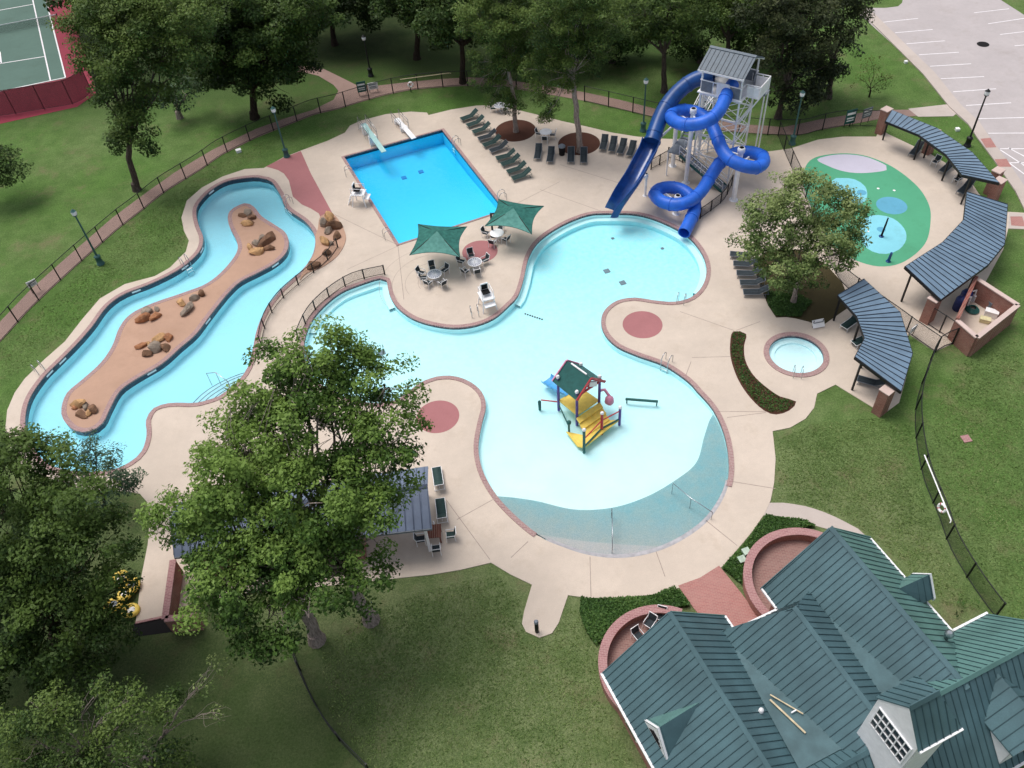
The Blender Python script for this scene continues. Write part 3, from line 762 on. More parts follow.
# ------------------------------------------------------------------ trees
def leaf_mesh(name, pts, nrm, tint, size, mat, seed, aspect=.55):
    """one small kite-shaped face per leaf spray"""
    rg = np.random.default_rng(seed); N = len(pts)
    n = nrm + rg.normal(0, .55, (N, 3)); n /= np.linalg.norm(n, axis=1)[:, None]
    t = rg.normal(0, 1, (N, 3)); t -= (t*n).sum(1)[:, None]*n; t /= np.linalg.norm(t, axis=1)[:, None] + 1e-9
    b = np.cross(n, t)
    L = size * (.45 + 1.3 * rg.random(N) ** 1.6)[:, None]; Wd = L * aspect
    V = np.empty((N, 4, 3)); V[:, 0] = pts - t*L*.5; V[:, 1] = pts + b*Wd*.5 + n*L*.08; V[:, 2] = pts + t*L*.5; V[:, 3] = pts - b*Wd*.5 + n*L*.08
    me = bpy.data.meshes.new(name)
    me.vertices.add(4*N); me.vertices.foreach_set('co', V.reshape(-1).astype(np.float32))
    me.loops.add(4*N); me.loops.foreach_set('vertex_index', np.arange(4*N, dtype=np.int32))
    me.polygons.add(N); me.polygons.foreach_set('loop_start', np.arange(0, 4*N, 4, dtype=np.int32))
    me.polygons.foreach_set('loop_total', np.full(N, 4, dtype=np.int32))
    a = me.color_attributes.new('tint', 'FLOAT_COLOR', 'POINT')
    tc = np.repeat(np.clip(tint, 0, 1), 4); arr = np.ones((4*N, 4), np.float32); arr[:, 0] = tc; arr[:, 1] = tc; arr[:, 2] = tc
    a.data.foreach_set('color', arr.reshape(-1))
    me.materials.append(mat); me.update(); me.validate()
    o = bpy.data.objects.new(name, me); COL.objects.link(o); return o
def crown_points(blobs, dens, seed, clump=.95, flat=.62, shell=.55, base_t=.4, droop=0.0, holes=.15, tints=None):
    """leaves gathered in clumps spread over the outer part of each limb's mass"""
    rg = np.random.default_rng(seed); P, Nn, T = [], [], []
    for bi, (c, r) in enumerate(blobs):
        c = np.array(c); r3 = np.array(r if hasattr(r, '__len__') else (r, r, r*.85))
        rm = r3.mean(); k = max(5, int(9 * (rm / clump) ** 2 * .34))
        d = rg.normal(0, 1, (k, 3)); d /= np.linalg.norm(d, axis=1)[:, None]
        d[:, 2] = np.where((d[:, 2] < -.35) & (rg.random(k) < .6), -d[:, 2], d[:, 2])
        rad = shell + (1.08 - shell) * rg.random(k) ** .6
        cc = c + d * r3 * rad[:, None]
        keep = rg.random(k) > holes; cc, d, rad = cc[keep], d[keep], rad[keep]
        bt = rg.normal(0, .09) + (tints[bi] if tints else 0)
        for q, dd, ra in zip(cc, d, rad):
            cr = clump * rg.uniform(.6, 1.35); m = int(dens * cr * cr * rg.uniform(.7, 1.25))
            g_ = rg.normal(0, 1, (m, 3)); g_ /= np.linalg.norm(g_, axis=1)[:, None]; g_ *= (rg.random(m) ** .45)[:, None]
            loc = g_ * cr * np.array((1, 1, flat)); 
            loc[:, 2] -= droop * (loc[:, 0]**2 + loc[:, 1]**2)
            P.append(q + loc)
            nn = dd * .45 + np.array((0, 0, .75)) + g_ * .35
            Nn.append(nn)
            ct = rg.normal(0, .15)
            T.append(base_t + bt + ct + .26 * dd[2] + .20 * g_[:, 2] + (ra - .8) * .35 + rg.normal(0, .09, m))  # light from above painted in: upper and outer leaves tinted lighter
    return np.concatenate(P), np.concatenate(Nn), np.concatenate(T)
def limb(mb, a, b, r0, r1, mat, seed, wig=.12, n=7):
    rg = random.Random(seed); a, b = Vector(a), Vector(b); L = (b-a).length; pts, rr = [], []
    off = Vector((0, 0, 0))
    for i in range(n + 1):
        t = i / n; arcv = Vector((0, 0, L * .08 * math.sin(PI * t)))
        if 0 < i < n: off += Vector((rg.gauss(0, 1), rg.gauss(0, 1), rg.gauss(0, .5))) * L * wig / n
        pts.append(a.lerp(b, t) + off * math.sin(PI * t) + arcv); rr.append(r0 + (r1 - r0) * t)
    mb.tube(pts, rr, mat, 8, True); return pts
TREE_N = [0]
def tree(name, label, base, blobs, leaf=0.20, dens=120, mat=None, bark=None, r=.32, top=None, group=None, clump=1.0, cat='tree', base_t=.42, flat=.62, shell=.5, lean=None, holes=.15, droop=0.0, trunks=None, zmin=1.6, twigs=0, aspect=.55, limbs=True, fork=.45, thin=1.0, tintf=None):
    """base: trunk foot in photo pixels; blobs: (px, py, depth offset in metres from the trunk, radius)"""
    mat, bark = mat or L_WOOD, bark or BARK
    TREE_N[0] += 1; seed = 100 + TREE_N[0]
    G = base if isinstance(base, Vector) else U(*base)
    t = thing(name, label, cat, G, 0, group)
    B = []
    for (px, py, dy, rad) in blobs:
        p = UY(px, py, G.y + dy); rr = rad if not hasattr(rad, '__len__') else max(rad)
        p.z = max(p.z, zmin + rr * .5); B.append((tuple(p), rad))
    P, N, T = crown_points(B, dens, seed, clump, flat, shell, base_t, droop, holes, [tintf(q[0], q[1]) for q in blobs] if tintf else None)
    # lower leaves get less light; that shade is painted into the tint by height
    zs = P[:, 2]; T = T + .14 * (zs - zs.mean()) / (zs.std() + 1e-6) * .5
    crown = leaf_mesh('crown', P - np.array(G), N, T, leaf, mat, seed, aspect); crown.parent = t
    mb = MB(); cen = Vector(np.mean([b[0] for b in B], axis=0))
    if limbs:
        feet = [G] + [U(*q) for q in (trunks or [])]
        for q, foot in enumerate(feet):
            fk = foot.lerp(Vector((cen.x, cen.y, cen.z)), fork); 
            if q: fk = foot.lerp(Vector((cen.x, cen.y, cen.z)) + (foot - G) * .7, fork)
            fk.x = foot.x + (fk.x - foot.x) * .7; fk.y = foot.y + (fk.y - foot.y) * .7
            pts = limb(mb, foot - Vector((0, 0, .15)), fk, r, r * .68, bark, seed + q, .10)
            mb.tube([foot - Vector((0,0,.1)), foot + Vector((0,0,.25)), foot + Vector((0,0,.8))], [r*1.5, r*1.22, r*1.0], bark, 10)
            mine = [b for i, b in enumerate(B) if len(feet) == 1 or (Vector(b[0]) - fk).length <= min((Vector(b[0]) - (f2.lerp(cen, fork))).length for f2 in feet) + 2.5]
            for i, (c, rad) in enumerate(mine or B):
                c = Vector(c); rm = rad if not hasattr(rad, '__len__') else sum(rad)/3
                L = limb(mb, fk - Vector((0,0,.1)), c, r * .48 * thin, r * .10 * thin, bark, seed*7 + i, .22)
                rg = random.Random(seed + i)
                for k in range(3 + twigs):
                    d = Vector((rg.gauss(0,1), rg.gauss(0,1), rg.gauss(.3,.6))).normalized()
                    limb(mb, L[4 + k % 3], c + d * rm * .8, r * .12 * thin, r * .03, bark, seed*31 + i*5 + k, .3, 5)
        mb.build('trunk', t)
    return t
def vcol(top, bottom, x, n, r, taper=.6, jit=5):
    """a column of blobs down a picture line, for tall crowns"""
    rg = random.Random(x * 13 + n); out = []
    for i in range(n):
        f = i / max(1, n-1); out.append((x + rg.uniform(-jit, jit), top + (bottom-top)*f, rg.uniform(-1, 1), r * (taper + (1-taper) * math.sin(PI * min(1, f*.8 + .15)))))
    return out
# the big live oak over the pump house
tree('oak_tree', 'huge spreading green oak hiding most of the pump house roof', (371, 620),
     [(322,362,5,2.1),(352,385,5,2.3),(385,388,4,1.6),(300,392,4,2.2),(340,352,6,1.6),(275,372,5,1.4),(388,430,3,1.9),(393,450,2,1.4),(375,470,2,1.8),(335,440,3,2.4),(285,425,3,2.5),(245,445,2,2.4),(208,485,1,2.3),(184,520,0,1.7),(222,535,0,2.5),(262,490,1,2.7),(310,500,0,2.7),(350,520,0,2.5),(372,525,-1,1.7),(366,570,-2,1.6),(340,572,-2,2.2),(290,560,-2,2.6),(240,585,-3,2.5),(268,622,-4,1.9),(215,605,-3,1.7),(305,600,-4,1.7),(172,508,0,.9),(228,470,2,1.8),(300,455,2,2.4),(265,540,-1,2.4),(320,545,-1,2.4),(250,410,3,1.3)],
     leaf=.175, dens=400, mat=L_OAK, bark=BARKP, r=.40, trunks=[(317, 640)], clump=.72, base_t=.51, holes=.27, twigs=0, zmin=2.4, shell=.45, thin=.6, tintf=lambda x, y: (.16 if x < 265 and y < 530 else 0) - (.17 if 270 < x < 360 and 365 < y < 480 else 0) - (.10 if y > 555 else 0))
# near left thicket
tree('oak_tree', 'dark broad tree filling the lower left corner beside the walled yard', (60, 640),
     [(12,470,3,2.3),(45,475,3,2.1),(75,495,2,2.0),(20,520,2,2.5),(65,530,1,2.4),(98,545,0,1.9),(30,575,0,2.5),(78,585,0,2.4),(108,600,-1,1.6),(15,620,-2,2.4),(55,630,-2,2.3),(95,640,-2,1.7),(-15,545,1,2.6),(118,560,0,1.0),(-20,650,-2,2.4),(15,452,4,1.6),(40,610,-1,2.2),(45,550,1,2.4),(5,670,-3,2.0),(40,675,-3,2.0),(75,665,-3,1.8),(105,630,-2,1.2)],
     leaf=.175, dens=330, mat=L_DARK, bark=BARKD, r=.36, clump=.75, base_t=.56, zmin=1.8, thin=.5)
tree('young_oak_tree', 'loose pale-tipped tree at the bottom left edge of the lawn', (90, 775),
     [(55,705,2,1.4),(95,715,1,1.4),(130,700,1,1.1),(30,745,0,1.5),(75,750,0,1.6),(115,745,0,1.5),(155,735,0,1.1),(185,750,0,.9),(140,765,-1,1.4),(60,780,-1,1.5),(15,775,-1,1.4),(100,690,2,.9),(170,705,1,.7),(100,775,-1,1.4),(5,735,1,1.4),(180,775,-1,1.0),(40,715,1,1.2)],
     leaf=.14, dens=330, mat=L_CYP, bark=BARKP, r=.2, clump=.65, base_t=.40, holes=.25, twigs=1, zmin=1.2, thin=.6)
tree('dead_limb_tree', 'nearly bare branch reaching over the dark grass at lower left', (150, 762),
     [(215,668,2,.5),(195,690,1,.6),(225,715,0,.5),(180,712,1,.5)], leaf=.12, dens=130, mat=L_GREY, bark=BARKP, r=.10, clump=.5, base_t=.35, holes=.4, twigs=4, cat='tree', zmin=1.2)
tree('tamarisk_tree', 'wispy grey-green tree leaning over the foot of the lazy river', (108, 512),
     [(70,455,2,.9),(92,447,2,1.0),(112,455,1,.9),(98,470,1,1.2),(122,470,0,.9),(80,475,1,1.1),(118,490,0,1.1),(95,500,-1,1.2),(134,478,0,.6)], leaf=.19, dens=300, mat=L_TEAL, bark=BARKD, r=.12, clump=.6, base_t=.45, holes=.3, twigs=3, zmin=1.0, aspect=.3)
tree('dark_oak_tree', 'dark mass of foliage cut by the left edge beside the path', (-25, 205), [(-8,165,0,2.2),(6,172,0,1.6),(-20,150,1,2.4),(2,185,-1,1.2)], leaf=0.19, dens=190, mat=L_DARK, bark=BARKD, r=.3, zmin=1.5)
tree('dark_oak_tree', 'dark shrubby tree below the deck strip at the left edge', (6, 520), [(-10,440,2,1.4),(5,452,1,1.5),(18,470,0,1.5)], leaf=0.17, dens=266, mat=L_DARK, bark=BARKD, r=.15, clump=.8, zmin=1)
# right: the round tree between the slides and the splash pad
tree('crape_tree', 'round grey-green tree in the bed beside the splash pad', (793, 303),
     [(765,210,2,1.6),(800,195,2,1.8),(830,205,2,1.7),(850,222,1,1.4),(748,237,1,1.3),(778,238,1,1.8),(815,235,1,1.9),(845,245,0,1.3),(765,260,0,1.3),(795,262,-1,1.7),(825,262,-1,1.5),(810,278,-2,1.1),(788,278,-2,1.0),(856,210,1,1.0),(783,188,3,1.1),(842,262,-1,.9),(815,183,2,.9),(790,215,1,1.7),(760,225,1,1.4),(830,235,0,1.6),(800,250,0,1.7),(835,200,2,1.3),(752,248,0,1.0),(780,270,-2,1.3),(838,255,-1,1.1)],
     leaf=.19, dens=260, mat=L_GREY, bark=BARKP, r=.2, clump=.62, base_t=.52, holes=.14, twigs=0, zmin=1.8, thin=.6)
# back row, left to right
tree('oak_tree', 'tall light-topped tree between the tennis court and the path', (137, 190),
     [(95,30,2,3.0),(130,25,1,3.0),(165,35,1,3.0),(110,62,1,2.9),(128,140,-1,1.3),(150,65,0,3.0),(178,65,0,1.9),(120,95,0,2.6),(155,100,0,2.4),(128,125,-1,1.9),(142,140,-1,1.6),(120,140,-1,1.2),(85,15,2,2.4),(150,5,1,2.8),(135,50,0,2.8),(100,45,1,2.4),(190,45,0,2.4),(135,110,0,1.8),(115,-5,2,3),(185,10,1,2.8)], leaf=0.22, dens=220, mat=L_CYP, bark=BARK, r=.34, clump=1.0, base_t=.58, zmin=3, thin=.6)
tree('moss_oak_tree', 'grey mossy crown half hidden behind the light-topped tree', (180, 118), [(175,85,0,2.2),(168,100,-1,1.6),(190,95,0,1.7),(178,112,-1,1.2)], leaf=0.20, dens=152, mat=L_TEAL, bark=BARKP, r=.3, clump=.9, base_t=.5, holes=.35, zmin=2)
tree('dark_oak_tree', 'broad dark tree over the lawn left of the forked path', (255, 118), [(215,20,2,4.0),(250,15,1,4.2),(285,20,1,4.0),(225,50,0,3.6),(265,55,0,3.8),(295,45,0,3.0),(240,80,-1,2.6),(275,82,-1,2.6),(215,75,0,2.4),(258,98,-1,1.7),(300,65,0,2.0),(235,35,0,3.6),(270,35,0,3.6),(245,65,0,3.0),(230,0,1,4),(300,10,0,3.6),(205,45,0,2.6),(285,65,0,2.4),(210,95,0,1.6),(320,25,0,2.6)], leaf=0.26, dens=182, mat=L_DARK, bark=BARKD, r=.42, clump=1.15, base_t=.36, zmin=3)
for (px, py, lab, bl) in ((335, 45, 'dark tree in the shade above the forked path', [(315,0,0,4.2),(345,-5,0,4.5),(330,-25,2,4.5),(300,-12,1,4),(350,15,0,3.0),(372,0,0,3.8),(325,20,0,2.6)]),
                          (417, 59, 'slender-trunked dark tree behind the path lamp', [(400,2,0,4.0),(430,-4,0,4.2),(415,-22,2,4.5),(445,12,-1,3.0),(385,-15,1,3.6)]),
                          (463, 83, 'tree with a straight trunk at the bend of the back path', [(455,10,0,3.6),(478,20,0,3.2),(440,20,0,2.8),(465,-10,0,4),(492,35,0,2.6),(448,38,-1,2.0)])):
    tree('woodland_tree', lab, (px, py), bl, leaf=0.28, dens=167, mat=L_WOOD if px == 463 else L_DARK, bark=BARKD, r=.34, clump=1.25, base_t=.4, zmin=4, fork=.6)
tree('cypress_tree', 'tall feathery tree rising from the left mulch ring', (516, 132),
     [(490,8,0,2.4),(515,5,0,2.6),(500,32,0,2.3),(528,28,0,2.2),(488,50,0,1.8),(515,55,0,2.2),(500,72,0,1.6),(530,75,0,1.7),(488,85,0,1.2),(515,95,0,1.4),(497,98,0,.9),(510,-15,0,2.6),(478,62,0,1.1),(492,108,0,.6),(500,20,0,2.4),(478,30,0,2.0),(540,50,0,1.6),(505,62,0,1.8),(520,40,0,2.2),(480,78,0,1.3),(508,84,0,1.4),(540,10,0,2.0),(475,10,0,2.0)], leaf=.20, dens=300, mat=L_CYP, bark=BARKP, r=.24, clump=.75, base_t=.66, holes=.12, droop=.18, zmin=3, aspect=.35, fork=.82, shell=.3, thin=.4)
tree('cypress_tree', 'tall feathery tree with a bare lower trunk in the right mulch ring', (580, 152),
     [(555,5,0,2.4),(580,0,0,2.7),(600,15,0,2.2),(560,30,0,2.3),(590,38,0,2.2),(548,55,0,1.7),(570,60,0,2.0),(600,55,0,1.4),(556,80,0,1.4),(540,92,0,1.2),(568,88,0,1.0),(550,108,0,.9),(545,118,0,.5),(575,-18,0,2.8),(534,70,0,1.2),(575,20,0,2.4),(540,30,0,1.9),(575,45,0,2.0),(555,65,0,1.6),(610,35,0,1.6),(590,70,0,1.0),(548,98,0,1.0),(560,92,0,1.1)], leaf=.20, dens=300, mat=L_CYP, bark=BARKP, r=.3, clump=.75, base_t=.62, holes=.12, droop=.18, zmin=3, aspect=.35, fork=.82, shell=.3, thin=.4)
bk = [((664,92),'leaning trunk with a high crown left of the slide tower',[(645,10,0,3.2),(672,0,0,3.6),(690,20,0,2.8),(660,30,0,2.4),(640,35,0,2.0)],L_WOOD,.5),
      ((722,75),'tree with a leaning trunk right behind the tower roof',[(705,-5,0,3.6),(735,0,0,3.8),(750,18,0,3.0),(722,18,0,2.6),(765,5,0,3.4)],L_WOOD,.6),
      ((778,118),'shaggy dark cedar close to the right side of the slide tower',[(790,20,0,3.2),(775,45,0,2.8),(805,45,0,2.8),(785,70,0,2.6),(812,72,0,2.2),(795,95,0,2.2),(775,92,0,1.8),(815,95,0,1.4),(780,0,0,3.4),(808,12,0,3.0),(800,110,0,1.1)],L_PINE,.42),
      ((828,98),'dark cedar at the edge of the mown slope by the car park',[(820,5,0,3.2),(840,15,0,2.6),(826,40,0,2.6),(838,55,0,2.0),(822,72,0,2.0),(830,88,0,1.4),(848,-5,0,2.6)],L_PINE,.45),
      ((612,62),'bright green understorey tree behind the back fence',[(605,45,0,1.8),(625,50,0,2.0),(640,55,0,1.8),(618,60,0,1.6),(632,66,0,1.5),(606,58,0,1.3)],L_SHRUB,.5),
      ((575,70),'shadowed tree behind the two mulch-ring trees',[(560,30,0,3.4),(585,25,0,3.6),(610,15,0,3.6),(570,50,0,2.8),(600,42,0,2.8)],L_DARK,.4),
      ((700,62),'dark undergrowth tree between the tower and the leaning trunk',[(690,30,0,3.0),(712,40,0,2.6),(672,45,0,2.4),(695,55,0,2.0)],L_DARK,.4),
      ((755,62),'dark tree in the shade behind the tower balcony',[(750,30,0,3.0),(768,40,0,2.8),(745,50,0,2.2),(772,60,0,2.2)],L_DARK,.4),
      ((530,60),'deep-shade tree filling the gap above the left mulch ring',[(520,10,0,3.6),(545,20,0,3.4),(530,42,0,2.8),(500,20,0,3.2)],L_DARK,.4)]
for b, lab, bl, m, bt in bk:
    tree('woodland_tree' if m is not L_PINE else 'cedar_tree', lab, b, bl, leaf=0.24, dens=174, mat=m, bark=BARK, r=.32, clump=1.05, base_t=bt, zmin=1.4, fork=.55, droop=.08 if m is L_PINE else 0)
# far wood beyond the path: reads as one dark mass
fp, fn, ft = [], [], []
rg_ = np.random.default_rng(5); bl = []
for i in range(150):
    px = rg_.uniform(160, 880); d = rg_.uniform(0, 1); Yy = 118 + 60 * d
    if px > 800 and d < .25: continue
    p = UY(px, 0, Yy); bl.append(((p.x * (1 + .1*rg_.normal()), Yy, rg_.uniform(5, 12)), rg_.uniform(2.6, 4.6)))
for i in range(90):                      # dark understorey below the canopy
    px = rg_.uniform(470, 800); Yy = rg_.uniform(106, 122); p = UY(px, 20, Yy); bl.append(((p.x, Yy, rg_.uniform(1.2, 4.5)), rg_.uniform(1.6, 2.8)))
for px, py, Yy, r in [(rg_.uniform(285, 500), rg_.uniform(-12, 24), rg_.uniform(110, 122), rg_.uniform(2.2, 3.6)) for _ in range(46)] + [(rg_.uniform(480, 640), rg_.uniform(-10, 52), rg_.uniform(108, 118), rg_.uniform(2.0, 3.2)) for _ in range(44)] + [(rg_.uniform(640, 850), rg_.uniform(-10, 45), rg_.uniform(106, 116), rg_.uniform(2.0, 3.2)) for _ in range(40)] + [(rg_.uniform(60, 300), rg_.uniform(-20, 12), rg_.uniform(112, 124), rg_.uniform(2.4, 3.6)) for _ in range(30)]:
    p = UY(px, py, Yy)
    if p.z > 1.5: bl.append((tuple(p), r))
P, N, T = crown_points(bl, 48, 77, 1.5, .7, .5, .40)
o = leaf_mesh('woods', P, N, T, .52, L_DARK, 9); tag(o, 'dark mass of woodland foliage beyond the back path', 'woods', kind='stuff')
tree('young_tree', 'small sparse reddish-green tree on the mown slope by the car park', (869, 97), [(858,78,0,1.0),(872,72,0,1.1),(884,78,0,1.0),(866,86,0,.9),(880,88,0,.8),(873,62,0,.8)], leaf=0.12, dens=98, mat=L_RUST, bark=BARKD, r=.07, clump=.6, base_t=.5, holes=.3, twigs=2, zmin=.9, shell=.2)
# ------------------------------------------------------------------ low planting
def cover(name, label, poly, h, n, leaf, mat, z0, bt=.45, cat='ground cover'):
    rg = np.random.default_rng(len(poly) * 31 + n); xs = [p[0] for p in poly]; ys = [p[1] for p in poly]; P = []
    while len(P) < n:
        x, y = rg.uniform(min(xs), max(xs)), rg.uniform(min(ys), max(ys))
        if inside((x, y), poly): P.append((x, y, z0 + h * rg.random() ** .6 * (.7 + .3 * math.sin(x*2.1) * math.sin(y*1.7))))
    P = np.array(P); T = bt + rg.normal(0, .16, n) + .12 * np.sin(P[:, 0]*1.3) * np.sin(P[:, 1]*1.1) + .3 * (P[:, 2] - z0 - h*.5) / h
    N = np.tile(np.array((0, 0, 1.0)), (n, 1))
    o = leaf_mesh(name, P, N, T, leaf, mat, n)
    return tag(o, label, cat, kind='stuff')
cover('hedge_plants', 'low green planting around the left round terrace', HEDGE1, .5, 15000, .13, L_SHRUB, .02, .5)
cover('hedge_plants', 'low green planting around the right round terrace', HEDGE2, .45, 14000, .13, L_SHRUB, .02, .42)
cover('planter_plants', 'dark low shrubs in the curved planter beside the spa', offset(ccw(PLANTER), -.1), .16, 2600, .11, L_SHRUB, ZD + .01, .34)
cover('bed_grass', 'thin grass and weeds in the bed under the round tree', pix([(766,292),(800,296),(812,303),(800,318),(786,317),(776,317),(768,306)]), .22, 5000, .14, L_SHRUB, ZD + .02, .35)
for i, (px, py, r, lab) in enumerate(((787,292,1.0,'dark rounded shrub under the round tree, the nearer one'),(800,288,.9,'dark rounded shrub under the round tree, close to its trunk'),(775,280,.8,'dark rounded shrub under the round tree, behind the stacked loungers'))):
    G = U(px, py); P, N, T = crown_points([((G.x, G.y, .6), r)], 120, 300+i, .45, .8, .4, .35)
    t = thing('shrub', lab, 'shrub', G, 0, 'shrubs in the tree bed'); c = leaf_mesh('foliage', P - np.array(G), N, T, .14, L_DARK, 40+i); c.parent = t
for i, (px, py, lab) in enumerate(((964,612,'small green shrub in the inner corner of the clubhouse roof'),)):
    G = U(px, py); P, N, T = crown_points([((G.x, G.y, .5), .6)], 120, 320, .4, .8, .4, .5)
    t = thing('shrub', lab, 'shrub', G); c = leaf_mesh('foliage', P - np.array(G), N, T, .14, L_SHRUB, 41); c.parent = t
# grass blades standing on the nearer lawns so that they do not read as a flat sheet
def turf(name, label, poly, n, seed, mat, bt):
    rg = np.random.default_rng(seed); xs = [p[0] for p in poly]; ys = [p[1] for p in poly]; P = []
    while len(P) < n:
        x, y = rg.uniform(min(xs), max(xs)), rg.uniform(min(ys), max(ys))
        if inside((x, y), poly) and inside((x + rg.normal(0, .9), y + rg.normal(0, .9)), poly): P.append((x, y, .02))
    P = np.array(P); T = bt + rg.normal(0, .16, n) + .12 * np.sin(P[:, 0]*.9 + 1.3*np.sin(P[:, 1]*.7)) ; N = rg.normal(0, .35, (n, 3)); N[:, 2] = 1.0
    o = leaf_mesh(name, P, N, T, .13, mat, seed, .35); tag(o, label, 'grass', kind='stuff')

for nm_, lab_, pl_, n_ in (('turf', 'short mown grass on the lower middle lawn', [(320,645),(420,590),(500,575),(520,600),(524,640),(552,640),(566,604),(582,612),(596,650),(600,700),(640,768),(372,768),(330,715)], 90000),
                       ('turf', 'short mown grass between the spa and the clubhouse', [(778,440),(815,422),(880,418),(910,425),(920,485),(946,555),(985,612),(945,605),(900,560),(850,520),(800,503),(778,498)], 70000),
                       ('turf', 'short mown grass beyond the right lawn fence', [(936,400),(960,362),(1024,335),(1030,630),(1000,610),(958,545),(926,470)], 60000),
                       ('turf', 'short mown grass between the path and the lazy river', [(5,385),(0,350),(60,290),(140,217),(215,165),(260,142),(290,130),(258,160),(205,182),(182,210),(186,250),(120,284),(60,340)], 50000)):
    turf(nm_, lab_, pix(pl_), n_ // 5, n_, L_TURF, .42)
# ------------------------------------------------------------------ the clubhouse
CA = Vector((.35, -.937, 0)).normalized(); CC = Vector((.937, .35, 0)).normalized()
CO = U(670.5, 613, 6.75); CO.z = 0
def K(s, t, z): 
    p = CO + CA * s + CC * t; return Vector((p.x, p.y, z))
club = thing('clubhouse', 'brick clubhouse with teal standing-seam roofs, ridges and white dormers', 'building', K(6, 6, 0))
EZ, RZ, HW = 3.2, 6.75, 3.72
def seamed(name, quad, d_along, parent, mat, seam=SEAM, gap=.365, th=.09, cap=None):
    """roof slope with raised seams running from the top edge to the bottom edge: quad = eave0, eave1, ridge1, ridge0"""
    mb = MB(); e0, e1, r1, r0 = [Vector(q) for q in quad]
    mb.slab([e0, e1, r1, r0], th, mat)
    nrm = (e1 - e0).cross(r0 - e0).normalized()
    if nrm.z < 0: nrm = -nrm
    a = (e1 - e0).normalized(); L0, L1 = 0, (e1 - e0).length
    s_r0, s_r1 = (r0 - e0).dot(a), (r1 - e0).dot(a)
    up = (r0 - e0) - a * s_r0; lo, hi = min(0, s_r0), max(L1, s_r1)
    k = lo + gap * .5
    while k < hi:
        # clip the line at k between the sloped side edges
        t0, t1 = 0.0, 1.0
        if k < 0 or k < s_r0:
            if s_r0 != 0:
                tt = k / s_r0
                if s_r0 > 0: t1 = min(t1, tt)
                else: t0 = max(t0, tt)
        if k > L1 or k > s_r1:
            if s_r1 != L1:
                tt = (k - L1) / (s_r1 - L1)
                if s_r1 < L1: t1 = min(t1, tt)
                else: t0 = max(t0, tt)
        if t1 - t0 > .03:
            A = e0 + a * k + up * t0 + nrm * .02; B = e0 + a * k + up * t1 + nrm * .02
            mb.bar(A, B, .028, .04, seam, nrm)
        k += gap
    if len(quad) == 4 and cap:
        mb.bar(r0 + nrm*.03, r1 + nrm*.03, .24, .06, cap, nrm)
    return mb.build(name, parent)
def gable(s0, s1, t, hw, ez, rz, matL, matR, hip0=0.0, parent=club, eL0=None, eR1=None):
    L = seamed('roof', [K(s1, t-hw, ez), K(s0, t-hw, ez), K(s0 + hip0, t, rz), K(s1, t, rz)][::1], None, parent, matL, cap=matL)
    R = seamed('roof', [K(s0, t+hw, ez), K(s1, t+hw, ez), K(s1, t, rz), K(s0 + hip0, t, rz)], None, parent, matR, cap=None)
    return L, R
gable(-.05, 9.2, 0, HW, EZ, RZ, ROOF, ROOF)
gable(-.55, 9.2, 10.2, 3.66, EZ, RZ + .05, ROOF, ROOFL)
gable(.9, 9.2, 5.68, 2.86, 4.05, RZ, ROOF, ROOF, hip0=1.5)
seamed('roof', [K(.9, 3.0, EZ), K(.9, 8.3, EZ), K(2.4, 5.9, RZ-.05), K(2.4, 5.5, RZ-.05)], None, club, ROOF)
for t_, hw_, ez_ in ((0, HW, EZ), (5.68, 2.86, 4.05), (10.2, 3.66, EZ)):
    g = MB(); a, b, c = K(9.19, t_-hw_, ez_-.05), K(9.19, t_+hw_, ez_-.05), K(9.19, t_, RZ-.05); g.add([a, b, c, a-CA*.1, b-CA*.1, c-CA*.1], [(0,1,2),(5,4,3)], ROOF); g.build('roof_end', club)
# flat crickets between the ridges
g = MB(); g.slab([K(2.2, 2.75, 4.12), K(8.6, 1.7, 5.2), K(8.6, 4.0, 5.2), K(2.2, 3.1, 4.12)], .08, FLATROOF)
g.bar(K(5.2, 2.6, 4.75), K(7.3, 3.0, 5.1), .09, .04, PALEWOOD); g.bar(K(5.0, 2.75, 4.75), K(6.5, 3.5, 4.98), .06, .05, PALEWOOD)
g.box(K(6.2, 3.2, 4.95), (.3, .06, .05), WHITE, rz=.4)
g.build('roof_cricket', club)
g = MB(); g.slab([K(1.8, 7.95, 4.45), K(8.6, 6.9, 5.4), K(8.6, 8.8, 5.4), K(1.8, 8.3, 4.45)], .08, FLATROOF); g.build('roof_cricket', club)
# cross wing along the near side
seamed('roof', [K(12.3, 6.2, EZ), K(12.3, 16.3, EZ), K(8.85, 16.3, 7.05), K(8.85, 6.2, 7.05)], None, club, ROOF, cap=ROOFL)
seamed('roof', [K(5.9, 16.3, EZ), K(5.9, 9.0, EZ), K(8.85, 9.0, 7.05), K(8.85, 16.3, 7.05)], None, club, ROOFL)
seamed('roof', [K(12.3, -4.2, EZ), K(12.3, 6.2, EZ), K(9.3, 6.2, 5.75), K(9.3, -4.2, 5.75)], None, club, ROOF, cap=ROOF)
seamed('roof', [K(6.4, 5.2, EZ), K(6.4, -4.2, EZ), K(9.3, -4.2, 5.75), K(9.3, 5.2, 5.75)], None, club, ROOF)
